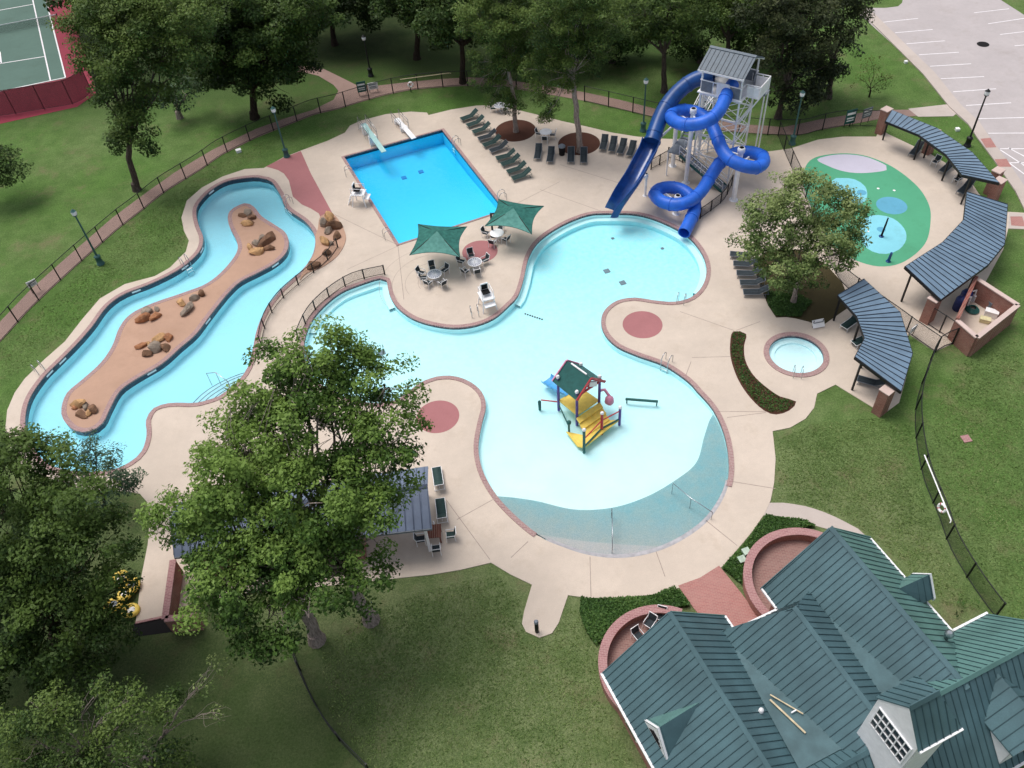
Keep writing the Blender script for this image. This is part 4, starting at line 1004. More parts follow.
# tall white gable with the gridded window, standing on the slope of the middle wing
TT, S0, S1, SM = 4.77, 8.45, 10.75, 9.65
ANG = math.atan2(CA.y, CA.x)
wall = MB(); pent = [K(S0, TT, 5.2), K(S1, TT, 5.2), K(S1, TT, 9.85), K(SM, TT, 11.5), K(S0, TT, 9.75)]
wall.add(pent + [p + CC * .12 for p in pent], [(4,3,2,1,0), (5,6,7,8,9)] + [(i, (i+1) % 5, 5+(i+1) % 5, 5+i) for i in range(5)], WHITE)
wall.build('gable_wall', club)
g = MB(); g.box(K(SM, TT + .98, 7.45), (S1 - S0 - .04, 1.7, 4.6), WHITE, rz=ANG); g.build('tower_wall', club)
wf = MB()
for i in range(7): wf.box(K(SM - .95 + i * .3167, TT - .03, 8.55), (.055, .06, 1.7), WHITE, rz=ANG)
for j in range(4): wf.box(K(SM, TT - .035, 7.72 + j * .555), (1.95, .06, .06), WHITE, rz=ANG)
win = wf.build('window', club)
pn = MB(); pn.box(K(SM, TT - .014, 8.55), (1.9, .02, 1.66), GLASS, rz=ANG)
pane = pn.build('pane', club); pane.parent = win
seamed('roof', [K(S1 + .12, TT - .04, 9.78), K(S1 + .12, 6.95, 9.78), K(SM, 6.2, 11.55), K(SM, TT - .04, 11.55)], None, club, ROOF, cap=ROOF)
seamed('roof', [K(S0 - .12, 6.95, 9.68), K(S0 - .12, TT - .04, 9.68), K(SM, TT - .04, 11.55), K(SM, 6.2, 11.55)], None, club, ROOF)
g = MB(); g.slab([K(S1 + .12, 6.95, 9.78), K(S0 - .12, 6.95, 9.68), K(SM, 6.2, 11.55)], .09, ROOFL); g.build('roof', club)
g = MB(); g.bar(K(S1 + .16, TT, 9.7), K(S1 + .16, 7.0, 9.7), .1, .12, WHITE); g.build('gutter', club)
# gablet on the left slope, gablet on the right slope, big dormer on the near slope
def dormer_mesh(name, front_t, back_t, s, hw, ze, zr_f, zr_b, matA, matB):
    f = front_t + .0 * (1 if front_t > back_t else -1)
    for sg, mt in ((-1, matA), (1, matB)): seamed(name, [K(s+sg*(hw-.05), f, ze), K(s+sg*(hw-.05), back_t, ze), K(s, back_t, zr_b), K(s, f, zr_f)], None, club, mt, gap=.4, th=.07)
    w = MB(); tri = [K(s-hw, front_t, ze-.25), K(s+hw, front_t, ze-.25), K(s+hw, front_t, ze-.02), K(s, front_t, zr_f+.04), K(s-hw, front_t, ze-.02)]
    dd = -.12 if front_t > back_t else .12
    w.add(tri + [p + CC * dd for p in tri], [(0,1,2,3,4), (9,8,7,6,5)] + [(i, (i+1) % 5, 5+(i+1) % 5, 5+i) for i in range(5)], WHITE)
    gwl = w.build('dormer_wall', club)
    lv = MB(); sgn = 1 if front_t > back_t else -1
    for k in range(3): lv.box(K(s, front_t + sgn * .02, ze + .16 + k * .2), (hw*1.0 - k*.26, .04, .07), DARK, rz=ANG)
    l = lv.build('louvre', club); l.parent = gwl
    return gwl
dormer_mesh('dormer_roof', -3.15, -.6, 4.2, 1.05, 3.82, 5.2, 6.0, ROOFL, ROOF)
dormer_mesh('dormer_roof', 14.15, 11.9, 3.3, .85, 3.75, 4.95, 5.1, ROOFL, ROOF)
seamed('dormer_roof', [K(12.15, 10.6, 5.3), K(10.42, 10.6, 5.3), K(9.17, 12.0, 6.7), K(12.15, 12.0, 6.7)], None, club, ROOF, gap=.5)
seamed('dormer_roof', [K(10.42, 13.4, 5.3), K(12.15, 13.4, 5.3), K(12.15, 12.0, 6.7), K(9.17, 12.0, 6.7)], None, club, ROOF, gap=.5)
g = MB(); tri = [K(10.5, 10.75, 5.22), K(11.95, 10.75, 5.22), K(11.95, 10.75, 3.5)]
g.add(tri + [p + CC * .1 for p in tri], [(0,2,1), (3,4,5), (0,1,4,3), (1,2,5,4)], WHITE)
g.add([K(11.97, 10.75, 5.22), K(11.97, 13.25, 5.22), K(11.97, 13.25, 3.6), K(11.97, 10.75, 3.6), K(11.97, 12, 6.5)], [(3,2,1,4,0)], WHITE); g.build('dormer_wall', club)
# gutters and fascias
g = MB()
for a, b in ((K(-.1,-HW-.06,3.14), K(9.2,-HW-.06,3.14)), (K(-.05,HW+.05,3.14), K(.95,HW+.05,3.14)), (K(.84,HW,3.14), K(.84,6.55,3.14)), (K(-.55,6.5,3.14), K(.84,6.5,3.14)), (K(-.5,13.9,3.14), K(5.9,13.9,3.14)), (K(5.82,14.0,3.14), K(5.82,16.3,3.14)), (K(12.36,-4,3.14), K(12.36,16.3,3.14))): g.bar(a, b, .12, .13, WHITE)
g.build('gutter', club)
for t_, s_ in ((0, -.08), (10.2, -.58)):
    g = MB()
    for sg in (-1, 1): g.bar(K(s_, t_ + sg*HW, 3.12), K(s_, t_, RZ - .08), .05, .2, ROOF if sg < 0 else ROOFL)
    g.build('rake_trim', club)
# brick walls under the eaves
g = MB()
def wallrun(pts, h=3.15, th=.25):
    for a, b in zip(pts, pts[1:]): g.bar(K(*a, h/2), K(*b, h/2), th, h, BRICK)
wallrun([(.45,-3.2), (11.8,-3.2)]); wallrun([(.45,-3.1),(.45,3.2)]); wallrun([(.5,3.3),(1.4,3.3)]); wallrun([(1.45,3.2),(1.45,7.1)])
wallrun([(0,7.1),(1.4,7.1)]); wallrun([(0,7.2),(0,13.3)]); wallrun([(.1,13.3),(6.4,13.3)]); wallrun([(6.4,13.4),(6.4,15.9)]); wallrun([(6.5,15.9),(11.8,15.9)]); wallrun([(11.8,-3.1),(11.8,15.8)])
for t_, s_ in ((0,.45),(10.2,0)):
    a, b, c = K(s_, t_-3.1, 3.15), K(s_, t_+3.1, 3.15), K(s_, t_, 6.2); g.add([a, b, c, a+CA*.2, b+CA*.2, c+CA*.2], [(0,1,2),(5,4,3)], BRICK)
g.build('brick_wall', club)
# entrance door and side windows, seen between the wings
g = MB(); g.box(K(1.28, 5.2, 1.15), (.06, 1.9, 2.3), WHITE, rz=math.atan2(CA.y, CA.x)); 
dr = g.build('door', club)
g = MB()
for q in (-.45, .45): g.box(K(1.22, 5.2+q, 1.25), (.05, .66, 1.8), GLASS, rz=math.atan2(CA.y, CA.x))
p_ = g.build('pane', club); p_.parent = dr
for s in (2.5, 5.5, 8.5):
    g = MB(); g.box(K(s, -3.36, 1.6), (1.2, .06, 1.5), WHITE, rz=math.atan2(CA.y, CA.x)); w_ = g.build('window', club)
    g = MB(); g.box(K(s, -3.40, 1.6), (1.0, .04, 1.3), GLASS, rz=math.atan2(CA.y, CA.x)); q_ = g.build('pane', club); q_.parent = w_
# roof vents
for s, t, z, sz in ((6.4, 12.3, 5.15, .34),):
    g = MB(); b = K(s, t, z - .55); g.lathe([(.11,0),(.11,.6),(.22,.62),(.22,.8),(.1,.9)], STEEL, b, 12); g.build('roof_vent', club)
g = MB(); g.lathe([(.12,0),(.12,.35),(.02,.4)], WHITE, K(5.6, 1.7, 5.05), 10); g.build('vent_pipe', club)
g = MB(); g.lathe([(.14,0),(.16,.3),(.1,.42)], WHITE, K(8.7, 7.6, 7.0), 10); g.build('vent_pipe', club)
# round terraces in front of the two gables: low brick walls with caps
def terrace(c, r, a0, a1, lab):
    t = thing('terrace_wall', lab, 'low wall', (c[0], c[1], 0), 0, 'curved brick terrace walls')
    N = 40; ang = [a0 + (a1-a0)*i/N for i in range(N+1)]
    P = lambda rr, a, z: (c[0]+rr*math.cos(a), c[1]+rr*math.sin(a), z)
    def arcw(r0, r1, z0, z1, mat, mb):
        vs = []
        for a in ang: vs += [P(r0,a,z0), P(r1,a,z0), P(r1,a,z1), P(r0,a,z1)]
        fs = []
        for i in range(N):
            b = 4*i; n = b+4; fs += [(b+3,b+2,n+2,n+3),(b+1,n+1,n+2,b+2),(b,b+3,n+3,n),(b,n,n+1,b+1)]
        fs += [(0,1,2,3),(4*N+3,4*N+2,4*N+1,4*N)]
        mb.add(vs, fs, mat)
    m = MB(); arcw(r-.42, r-.04, -.05, .72, BRICK, m); m.build('wall', t)
    m = MB(); arcw(r-.5, r, .72, .82, BRICKTOP, m); m.build('cap', t)
    g = MB(); g.sheet(circle(c, r-.2, 48), .05, PATIO); return g
f1 = terrace((7.0, 19.91), 3.6, math.radians(62), math.radians(262), 'curved pink-capped brick wall around the left terrace with chairs'); struct('terrace_floor', f1)
f2 = terrace((16.28, 24.17), 3.68, math.radians(48), math.radians(262), 'curved pink-capped brick wall around the empty right terrace'); struct('terrace_floor', f2)
# ------------------------------------------------------------------ curved shade shelters with slate blue roofs on brick piers
def shelter(lab, inner, outer, z_in, z_out, piers, posts, roofm=SLATE, seam=SLATESEAM, gap=.52):
    I = [U(*p, z_in) for p in inner]; O = [U(*p, z_out) for p in outer]
    c = sum(I + O, Vector()) / len(I + O); t = thing('shade_shelter', lab, 'shelter', (c.x, c.y, 0), 0, 'curved shade shelters with slate blue roofs')
    for k in range(len(I) - 1):
        mb = MB(); a, b, c_, d = I[k], I[k+1], O[k+1], O[k]
        mb.slab(ccw3([a, b, c_, d]), .16, roofm)
        n = (b-a).cross(d-a).normalized(); n = n if n.z > 0 else -n
        w = max((b-a).length, (c_-d).length); m = max(2, int(w / gap))
        for i in range(m + 1):
            f = i / m; mb.bar(a.lerp(b, f) + n*.03, d.lerp(c_, f) + n*.03, .04, .045, seam, n)
        mb.build('roof', t)
    mb = MB()
    for L in (I, O):
        for a, b in zip(L, L[1:]): mb.bar(a - Vector((0,0,.12)), b - Vector((0,0,.12)), .09, .2, BLACKM)
    for a, b in ((I[0], O[0]), (I[-1], O[-1])): mb.bar(a - Vector((0,0,.12)), b - Vector((0,0,.12)), .09, .2, BLACKM)
    mb.build('fascia', t)
    for (px, py, h) in piers:
        p = U(px, py); mb = MB(); mb.box((p.x, p.y, h/2), (.85, .7, h), BRICK, rz=.6); pr = mb.build('pier', t)
        mb = MB(); mb.box((p.x, p.y, h + .04), (.95, .8, .08), CAPST, rz=.6); cp_ = mb.build('cap', t); cp_.parent = pr
        cp_.location = Vector((0, 0, 0))
    for (q, f) in posts:
        p = I[q].lerp(O[q], f); mb = MB(); mb.box((p.x, p.y, (p.z-.1)/2), (.12, .12, p.z - .1), BLACKM); mb.build('post', t)
    return t
def ccw3(q):
    a = sum(q[i].x*q[(i+1) % len(q)].y - q[(i+1) % len(q)].x*q[i].y for i in range(len(q)))
    return q if a > 0 else q[::-1]
shelter('curved slate blue shade shelter along the car park side of the splash pad', [(885.6,121),(919,134.5),(946.5,154.5),(962.5,175)], [(892,110),(937,128),(972,152),(999.5,183)], 2.75, 3.1,
        [(880,133,2.5),(927,153,2.3),(989,193,2.3)], [(1,.2),(2,.2),(3,.25),(1,.8),(2,.8),(0,.85)])
shelter('curved slate blue shade shelter beside the brick equipment yard', [(967,192),(964,219.5),(943,242),(905,266.5)], [(1007.5,204.5),(1004.5,244),(988,264.5),(940.5,299.5)], 3.0, 2.7,
        [(926,321,2.3),(991,202,2.2)], [(1,.15),(2,.15),(3,.2),(1,.85),(2,.85)])
shelter('curved slate blue shade shelter next to the round spa', [(838,295),(857,316),(865,338),(855,357)], [(864,279),(900,312),(912.5,353),(901,391.5)], 2.95, 2.65,
        [(879,412,2.3)], [(0,.15),(1,.12),(2,.12),(3,.15),(1,.85),(2,.85)])
# ------------------------------------------------------------------ brick equipment yard
yt = thing('equipment_yard', 'open-topped brick equipment yard at the end of the slate blue shelter', 'brick enclosure', U(985, 315))
A, B, C_, D_ = U(976,278,1.9), U(1018,305,1.9), U(977,337.5,1.9), U(957,320,1.9)
g = MB()
for a, b in ((A, B), (B, C_), (C_, D_)): g.bar(a - Vector((0,0,.98)), b - Vector((0,0,.98)), .26, 1.86, BRICK)
g.bar(A - Vector((0,0,.85)), D_ - Vector((0,0,.85)), .26, 2.1, BRICK)
g.build('wall', yt)
g = MB()
for a, b in ((A, B), (B, C_), (C_, D_)): g.bar(a, b, .36, .09, CAPST)
g.build('wall_cap', yt)
lay('yard_floor', [Vector((p.x, p.y)) for p in (A, B, C_, D_)], .04, DECK)
# ------------------------------------------------------------------ pump house under the oak, with its walled yard
q = [U(174,557,2.9), U(432,528,2.9), U(428,466.5,2.9), U(177,503,2.9)]
pc = sum(q, Vector()) / 4; ph = thing('pump_house', 'long brick pump house with a pale slate roof under the big oak', 'building', (pc.x, pc.y, 0))
mid0, mid1 = (q[0] + q[3]) / 2 + Vector((0,0,1.1)), (q[1] + q[2]) / 2 + Vector((0,0,1.1))
seamed('roof', [q[0], q[1], mid1, mid0], None, ph, PUMPROOF, PUMPSEAM, .5, cap=PUMPSEAM); seamed('roof', [q[2], q[3], mid0, mid1], None, ph, PUMPROOF, PUMPSEAM, .5)
w = [p.lerp(pc + Vector((0,0,2.9-pc.z)), .07) for p in q]; w[1], w[2] = w[0].lerp(w[1], .72), w[3].lerp(w[2], .72)
g = MB()
for a, b in zip(w, w[1:] + w[:1]): g.bar(Vector((a.x,a.y,1.4)), Vector((b.x,b.y,1.4)), .25, 2.78, BRICK)
g.build('wall', ph)
for f_ in (.05, .95):
    for k in (.9, .97):
        a = q[0].lerp(q[1], k).lerp(q[3].lerp(q[2], k), f_)
        if k == .97: g = MB(); g.box((a.x, a.y, 1.42), (.16, .16, 2.76), WHITE); g.build('post', ph)
g = MB()
for a, b in ((q[0], q[1]), (q[2], q[3])): g.bar(a - Vector((0,0,.1)), b - Vector((0,0,.1)), .1, .16, GREY)
g.build('gutter', ph)
yw = thing('yard_wall', 'low pink-capped brick yard wall beside the pump house', 'wall', U(180, 600))
g = MB(); W1, W2, W3 = U(173,560,1.5), U(165,619,1.5), U(196,616,1.5)
for a, b in ((W1, W2), (W2, W3)): g.bar(a - Vector((0,0,.78)), b - Vector((0,0,.78)), .28, 1.5, BRICK)
g.build('wall', yw)
g = MB()
for a, b in ((W1, W2), (W2, W3)): g.bar(a, b, .4, .09, BRICKTOP)
g.build('cap', yw)
# drop at the end of the service walk
g = MB(); a, b = U(136,623), U(166,616.5); g.bar(Vector((a.x,a.y-.02,-.02)), Vector((b.x,b.y-.02,-.02)), .14, .22, BRICKTOP)
struct('walk_kerb', g)
g = MB(); g.sheet(ccw(pix([(132,624),(166,618),(174,632),(134,637)])), .012, DARK); struct('drop_shade_sheet', g)  # flat dark sheet: darkness of the drop painted on the ground
# ------------------------------------------------------------------ slide tower
FX = Vector((.8, -.6, 0)); BX = Vector((.6, .8, 0))
TO = Vector((18.75, 68.15, 0)); TWd = 3.6; PZ = 8.1
def T(x, y, z): p = TO + FX * x + BX * y; return Vector((p.x, p.y, z))
tw = thing('slide_tower', 'tall white steel slide tower with a grey seamed roof', 'tower', T(1.8, 1.7, 0))
g = MB(); RZT = math.atan2(FX.y, FX.x)
for x in (0, TWd):
    for y in (0, 3.4):
        g.tube([T(x, y, 0), T(x, y, 10.45)], .09, WHITEM, 10)
g.build('column', tw)
g = MB()
levels = [1.9, 3.9, 5.9, 7.9]
zprev = 0
for i, z in enumerate(levels):
    for a, b in (((0,0),(TWd,0)), ((TWd,0),(TWd,3.4)), ((TWd,3.4),(0,3.4)), ((0,3.4),(0,0))):
        g.bar(T(*a, z), T(*b, z), .1, .12, WHITEM)
        g.bar(T(*a, zprev + .1), T(*b, z - .05), .055, .055, WHITEM); g.bar(T(*b, zprev + .1), T(*a, z - .05), .055, .055, WHITEM)
    zprev = z
g.build('bracing', tw)
g = MB(); g.box(T(TWd/2, 1.7, PZ - .03), (TWd + .5, 3.9, .1), WHITEM, rz=RZT); g.box(T(TWd + .75, 1.9, PZ - .03), (1.2, 2.0, .1), WHITEM, rz=RZT); g.build('platform', tw)
# parapet panels: white outside with blue-grey infill, open where the slides start
for c_, s_, m_ in (
    (T(.55, -.12, PZ + .55), (1.0, .06, 1.0), GREY),
    (T(2.0, -.14, PZ + .6), (1.1, .08, 1.25), WHITE),
    (T(3.1, -.12, PZ + .55), (.95, .06, 1.0), GREY),
    (T(TWd + .14, 3.0, PZ + .55), (.06, .9, 1.0), GREY),
    (T(TWd/2, 3.5, PZ + .55), (TWd, .06, 1.0), GREY),
    (T(TWd + .75, .86, PZ + .5), (1.1, .06, .95), WHITE),
    (T(TWd + 1.36, 1.9, PZ + .5), (.06, 2.05, .95), WHITE),
    (T(TWd + .75, 2.94, PZ + .5), (1.1, .06, .95), WHITE),
    (T(-.12, 3.0, PZ + .55), (.06, 1.06, 1.0), GREY),
    ):
    g = MB(); g.box(c_, s_, m_, rz=RZT); g.build('parapet_panel', tw)
g = MB()
for z in (PZ + 1.12, PZ + .05):
    for a, b in (((-.1,-.15),(3.7,-.15)), ((3.7,-.15),(3.7,.8)), ((3.7,.8),(5.0,.8)), ((5.0,.8),(5.0,3.0)), ((5.0,3.0),(3.7,3.0)), ((3.7,3.0),(3.7,3.5)), ((3.7,3.5),(-.1,3.5)), ((-.1,3.5),(-.1,2.4))):
        g.bar(T(*a, z), T(*b, z), .07, .07, WHITEM)
for x, y in ((1.1,-.15),(2.6,-.15),(5.0,.8),(5.0,3.0),(4.4,.8)): g.bar(T(x,y,PZ), T(x,y,PZ+1.15), .07, .07, WHITEM, Vector((1,0,0)))
g.bar(T(4.9, 1.0, PZ - .1), T(3.6, .6, 5.6), .09, .09, WHITEM); g.bar(T(4.9, 2.9, PZ - .1), T(3.6, 3.3, 5.6), .09, .09, WHITEM)
g.build('railing', tw)
rt0 = [T(-.3,-.5,10.3), T(TWd+.3,-.5,10.3), T(TWd+.3,1.7,11.3), T(-.3,1.7,11.3), T(-.3,3.9,10.3), T(TWd+.3,3.9,10.3)]
seamed('roof', [rt0[0], rt0[1], rt0[2], rt0[3]], None, tw, TOWERROOF, SLATESEAM, .42, cap=TOWERROOF)
seamed('roof', [rt0[5], rt0[4], rt0[3], rt0[2]], None, tw, TOWERROOF, SLATESEAM, .42)
g = MB()
for a, b in ((rt0[0], rt0[1]), (rt0[5], rt0[4])): g.bar(a - Vector((0,0,.12)), b - Vector((0,0,.12)), .08, .16, WHITE)
for x in (-.2, TWd + .2):
    g.bar(T(x,-.5,10.22), T(x,1.7,11.2), .07, .14, WHITE); g.bar(T(x,1.7,11.2), T(x,3.9,10.22), .07, .14, WHITE)
g.build('roof_trim', tw)
# stair: flights folding back and forth up the left and front of the tower
g = MB(); gr = MB()
def flight(a, b, w, n):
    a, b = Vector(a), Vector(b); d = Vector((b.x-a.x, b.y-a.y, 0)).normalized(); s = Vector((-d.y, d.x, 0)) * w / 2
    for i in range(n):
        p = a.lerp(b, (i+.5)/n); g.box(p, (.3, w, .05), GREY, rz=math.atan2(d.y, d.x))
    for sg in (-1, 1):
        g.bar(a + s*sg, b + s*sg, .06, .24, GREENP)
        gr.bar(a + s*sg + Vector((0,0,1)), b + s*sg + Vector((0,0,1)), .05, .05, WHITEM); gr.bar(a + s*sg + Vector((0,0,.5)), b + s*sg + Vector((0,0,.5)), .04, .04, WHITEM)
        for k in range(5): p = a.lerp(b, k/4) + s*sg; gr.bar(p, p + Vector((0,0,1)), .045, .045, WHITEM, Vector((1,0,0)))
    return
flight(T(3.9,-1.5,.1), T(-.6,-1.5,2.6), 1.1, 14)
g.box(T(-1.2,-.5,2.6), (1.2, 3.0, .08), GREY, rz=RZT)
flight(T(-1.2,.6,2.6), T(-1.2,4.4,4.6), 1.0, 11); g.box(T(-.6,5.0,4.6), (2.4, 1.1, .08), GREY, rz=RZT)
flight(T(.2,4.9,4.6), T(3.2,4.9,6.6), 1.0, 11); g.box(T(3.8,4.9,6.6), (1.2, 1.2, .08), GREY, rz=RZT)
flight(T(3.8,4.5,6.6), T(3.8,3.2,8.05), .9, 7)
st = g.build('stair', tw); h = gr.build('stair_railing', tw); h.parent = st; h.location = (0, 0, 0)
for p_, z_ in ((T(-1.75,-1.9,0), 2.6), (T(-1.75,.9,0), 2.6), (T(-1.7,5.4,0), 4.6), (T(.3,5.45,0), 4.6), (T(4.3,5.4,0), 6.6), (T(4.3,4.4,0), 6.6)):
    g2 = MB(); g2.tube([p_, p_ + Vector((0,0,z_))], .07, WHITEM, 8); g2.build('stair_post', tw)
# ------------------------------------------------------------------ bright blue closed tube with three loops
def pathz(pts, step=.5):
    P = [U(p[0], p[1], p[2]) for p in pts]; return spline(P, False, step)
R_T = .56
tube_px = [(733,84,8.75),(728.7,90,8.6),(725,99,8.35),(719,111,8.0),(710,119.5,7.7),(697,124,7.4),(683,124.3,7.1),(673.5,120.5,6.9),(670.5,115,6.7),(675,111.2,6.5),(684,110.2,6.3),(695,112,6.1),(704,116.5,5.9),(711,124,5.7),(717,137,5.35),(722.5,150,5.0),(730.5,159.5,4.7),(743,165.5,4.45),(756,167.5,4.2),(763.2,163.3,4.0),(762.5,157,3.8),(754,153,3.6),(742,152,3.4),(730,155.5,3.2),(719.5,163.5,2.9),(710,177.5,2.5),(701,191.5,2.15),(690,201,1.95),(676,204.7,1.8),(662,201.5,1.65),(655,194.5,1.55),(659,189.2,1.45),(669,187.3,1.35),(681,189.5,1.25),(691,196.5,1.12),(695,206,.98),(691.5,218,.8),(684,233,.55)]
TP = pathz(tube_px, .35)
ts = thing('tube_slide', 'bright blue closed tube slide coiling in three loops from the tower', 'water slide', U(700, 200))
def hollow(mb, pts, r0, r1, mat, n=18):
    mb.tube(pts, r0, mat, n, caps=False)
    o = len(mb.v); mb.tube(pts, r1, mat, n, caps=False)
    k = len(mb.f) - (len(pts)-1)*n
    for i in range(k, len(mb.f)): mb.f[i] = mb.f[i][::-1]
    e = len(pts) - 1; b0, b1 = o - len(pts)*n, o
    base0, base1 = o - len(pts)*n, o
    for ring_i in (0, e):
        vs = [mb.v[base0 + ring_i*n + q] for q in range(n)] + [mb.v[base1 + ring_i*n + q] for q in range(n)]
        mb.add(vs, [(q, (q+1) % n, n+(q+1) % n, n+q) for q in range(n)], mat)
m = MB(); hollow(m, TP, R_T, R_T - .06, TUBEB); m.build('tube', ts)
L = 0; last = 0
for a, b in zip(TP, TP[1:]):
    L += (b-a).length
    if L - last > 2.2:
        last = L; d = (b-a).normalized(); m = MB(); m.tube([a - d*.05, a + d*.05], R_T + .045, TUBEB, 20); m.build('joint_flange', ts)
def column(par, px, py, h, r, arms=()):
    p = U(px, py); m = MB(); m.tube([p, p + Vector((0,0,h))], r, WHITEM, 14); m.lathe([(r*1.9,0),(r*1.9,.06),(r*1.02,.07)], WHITEM, p, 14)
    for (z, q) in arms: m.bar(p + Vector((0,0,z)), q, .14, .18, WHITEM)
    m.lathe([(r*1.15,h-.5),(r*1.5,h-.45),(r*1.5,h-.1),(r*1.15,h)], WHITEM, p, 14)
    return m.build('support_column', par)
near = lambda px, py, z: U(px, py, z)
column(ts, 685.6, 183, 7.6, .2, [(7.0, near(697,124,6.8)), (6.2, near(674,112,6.0)), (6.6, near(704,118,5.8))])
column(ts, 733.4, 200, 5.4, .22, [(4.2, near(743,165.5,4.0)), (3.6, near(754,153,3.3)), (4.6, near(723,150,4.6))])
column(ts, 676, 214, 2.0, .2, [(1.5, near(676,204.7,1.35)), (1.2, near(659,189.2,1.0)), (1.4, near(691,197,.8))])
column(ts, 697, 168, 6.2, .12, [(5.9, near(711,124,5.4))])
# ------------------------------------------------------------------ dark blue slide: closed tube above, open chute below
cs = thing('chute_slide', 'dark blue slide, a tube at the top and an open chute into the pool', 'water slide', U(650, 170))
up_px = [(714,75.5,8.8),(705,76.5,8.65),(695,79.8,8.4),(687,84.5,8.1),(678,92,7.7),(669,102.5,7.2),(661.5,115,6.6),(656,129,6.0),(652,141.5,5.4)]
UPP = pathz(up_px, .35); m = MB(); hollow(m, UPP, .70, .64, CHUTEB); m.build('tube', cs)
L = last = 0
for a, b in zip(UPP, UPP[1:]):
    L += (b-a).length
    if L - last > 2.6: last = L; d = (b-a).normalized(); m = MB(); m.tube([a - d*.05, a + d*.05], .745, CHUTEB, 20); m.build('joint_flange', cs)
m = MB(); e, d = UPP[-1], (UPP[-1]-UPP[-2]).normalized(); m.tube([e - d*.1, e + d*.05], .78, CHUTEB, 20); m.build('joint_flange', cs)
lo_px = [(652,141.5,5.4),(648.5,152,4.85),(642,164.5,4.2),(635,178,3.5),(628,189,2.8),(621.5,199,2.0),(617,206.5,1.3),(613.5,213.5,.62)]
LOP = pathz(lo_px, .35); m = MB(); NS = 14; vs = []
for i, p in enumerate(LOP):
    t = (LOP[min(i+1, len(LOP)-1)] - LOP[max(i-1, 0)]).normalized(); sx = t.cross(Vector((0,0,1))).normalized(); up = sx.cross(t)
    for rr in (.82, .76):
        for k in range(NS + 1):
            a = PI + PI * k / NS; lip = .25 * abs(math.cos(a)) ** 6
            vs.append(p + sx * rr * math.cos(a) + up * (rr * math.sin(a) + .35 + lip))
W_ = 2 * (NS + 1); fs = []; fin = []
for i in range(len(LOP) - 1):
    for k in range(NS):
        a = i*W_ + k; fs.append((a, a+1, a+W_+1, a+W_)); b = a + NS + 1; fin.append((b, b+W_, b+W_+1, b+1))
    fs.append((i*W_, (i+1)*W_, (i+1)*W_+NS+1, i*W_+NS+1)); fs.append((i*W_+NS, i*W_+2*NS+1, (i+1)*W_+2*NS+1, (i+1)*W_+NS))
m.add(vs, fs, CHUTEB, True); m.add(vs, fin, CHUTED, True)
for i in (0, len(LOP)-1): m.add([vs[i*W_+k] for k in range(W_)], [(k, k+1, NS+2+k, NS+1+k) for k in range(NS)], CHUTEB)
m.build('chute', cs)
column(cs, 672.5, 166, 6.2, .2, [(5.6, near(658,125,5.6)), (4.6, near(651,146,4.6))])
column(cs, 645, 196, 2.4, .12, [(2.2, near(634,182,2.6))])
column(cs, 697, 150, 7.6, .13, [(7.3, near(682,91,7.2))])
# ------------------------------------------------------------------ loungers
def make_lounger(label, fabric, frame):
    t = thing('sun_lounger', label, 'sun lounger', (0, 0, 0))
    m = MB()
    for sy in (-.32, .32):
        m.tube([(-.98, sy, .34), (.25, sy, .36)], .024, frame, 6); m.tube([(.25, sy, .36), (.98, sy, .36)], .02, frame, 6)
    for x in (-.98, .3, .95): m.tube([(x, -.32, .35), (x, .32, .35)], .02, frame, 6)
    m.build('frame', t, local=True)
    for x, dx in ((-.8, -.1), (.7, .1)):
        for sy in (-.32, .32):
            m = MB(); m.tube([(x, sy, .35), (x + dx, sy * 1.04, 0)], .022, frame, 6); m.build('leg', t, local=True)
    m = MB()
    pr = [(-.97, .36), (-.6, .345), (-.2, .34), (.25, .37)]
    for (a, b), (c, d) in zip(pr, pr[1:]): m.add([(a,-.3,b),(c,-.3,d),(c,.3,d),(a,.3,b),(a,-.3,b-.02),(c,-.3,d-.02),(c,.3,d-.02),(a,.3,b-.02)], [(0,1,2,3),(7,6,5,4),(0,4,5,1),(2,6,7,3)], fabric, True)
    m.build('seat', t, local=True)
    m = MB(); bk = [(.25, .37), (.5, .55), (.75, .74), (.92, .84)]
    for (a, b), (c, d) in zip(bk, bk[1:]): m.add([(a,-.3,b),(c,-.3,d),(c,.3,d),(a,.3,b),(a+.015,-.3,b-.02),(c+.015,-.3,d-.02),(c+.015,.3,d-.02),(a+.015,.3,b-.02)], [(0,1,2,3),(7,6,5,4),(0,4,5,1),(2,6,7,3)], fabric, True)
    for sy in (-.32, .32): m.tube([(.24, sy, .37), (.93, sy, .85)], .02, frame, 6)
    m.tube([(.93, -.32, .85), (.93, .32, .85)], .02, frame, 6); m.tube([(.6, 0, .62), (.85, 0, .36)], .015, frame, 5)
    m.build('backrest', t, local=True)
    return t
LG = {}
def lounger(foot, head, label, group, kind=0, z=ZD):
    a, b = U(*foot), U(*head, .0); d = b - a; rz = math.atan2(d.y, d.x); c = (a + b) / 2
    fab, fr = ((DGREEN, LAMPGREEN), (DNAVY, GREY), (DGREEN, WHITE))[kind]
    loc = (c.x, c.y, z)
    if kind not in LG:
        LG[kind] = make_lounger(label, fab, fr); o = LG[kind]; o.location = loc; o.rotation_euler = (0, 0, rz); o['group'] = group
    else: o = dup(LG[kind], loc, rz, label, group)
    return o
ORD = ['first', 'second', 'third', 'fourth', 'fifth', 'sixth', 'seventh', 'eighth', 'ninth', 'last']
ft = [(592,142),(618,170),(642,200),(668,230),(693,258),(718,285),(745,318),(768,345),(793,378),(815,408)]
hd = [(652,122),(680,150),(710,180),(735,212),(752,238),(788,262),(822,300),(842,322),(870,356),(892,384)]
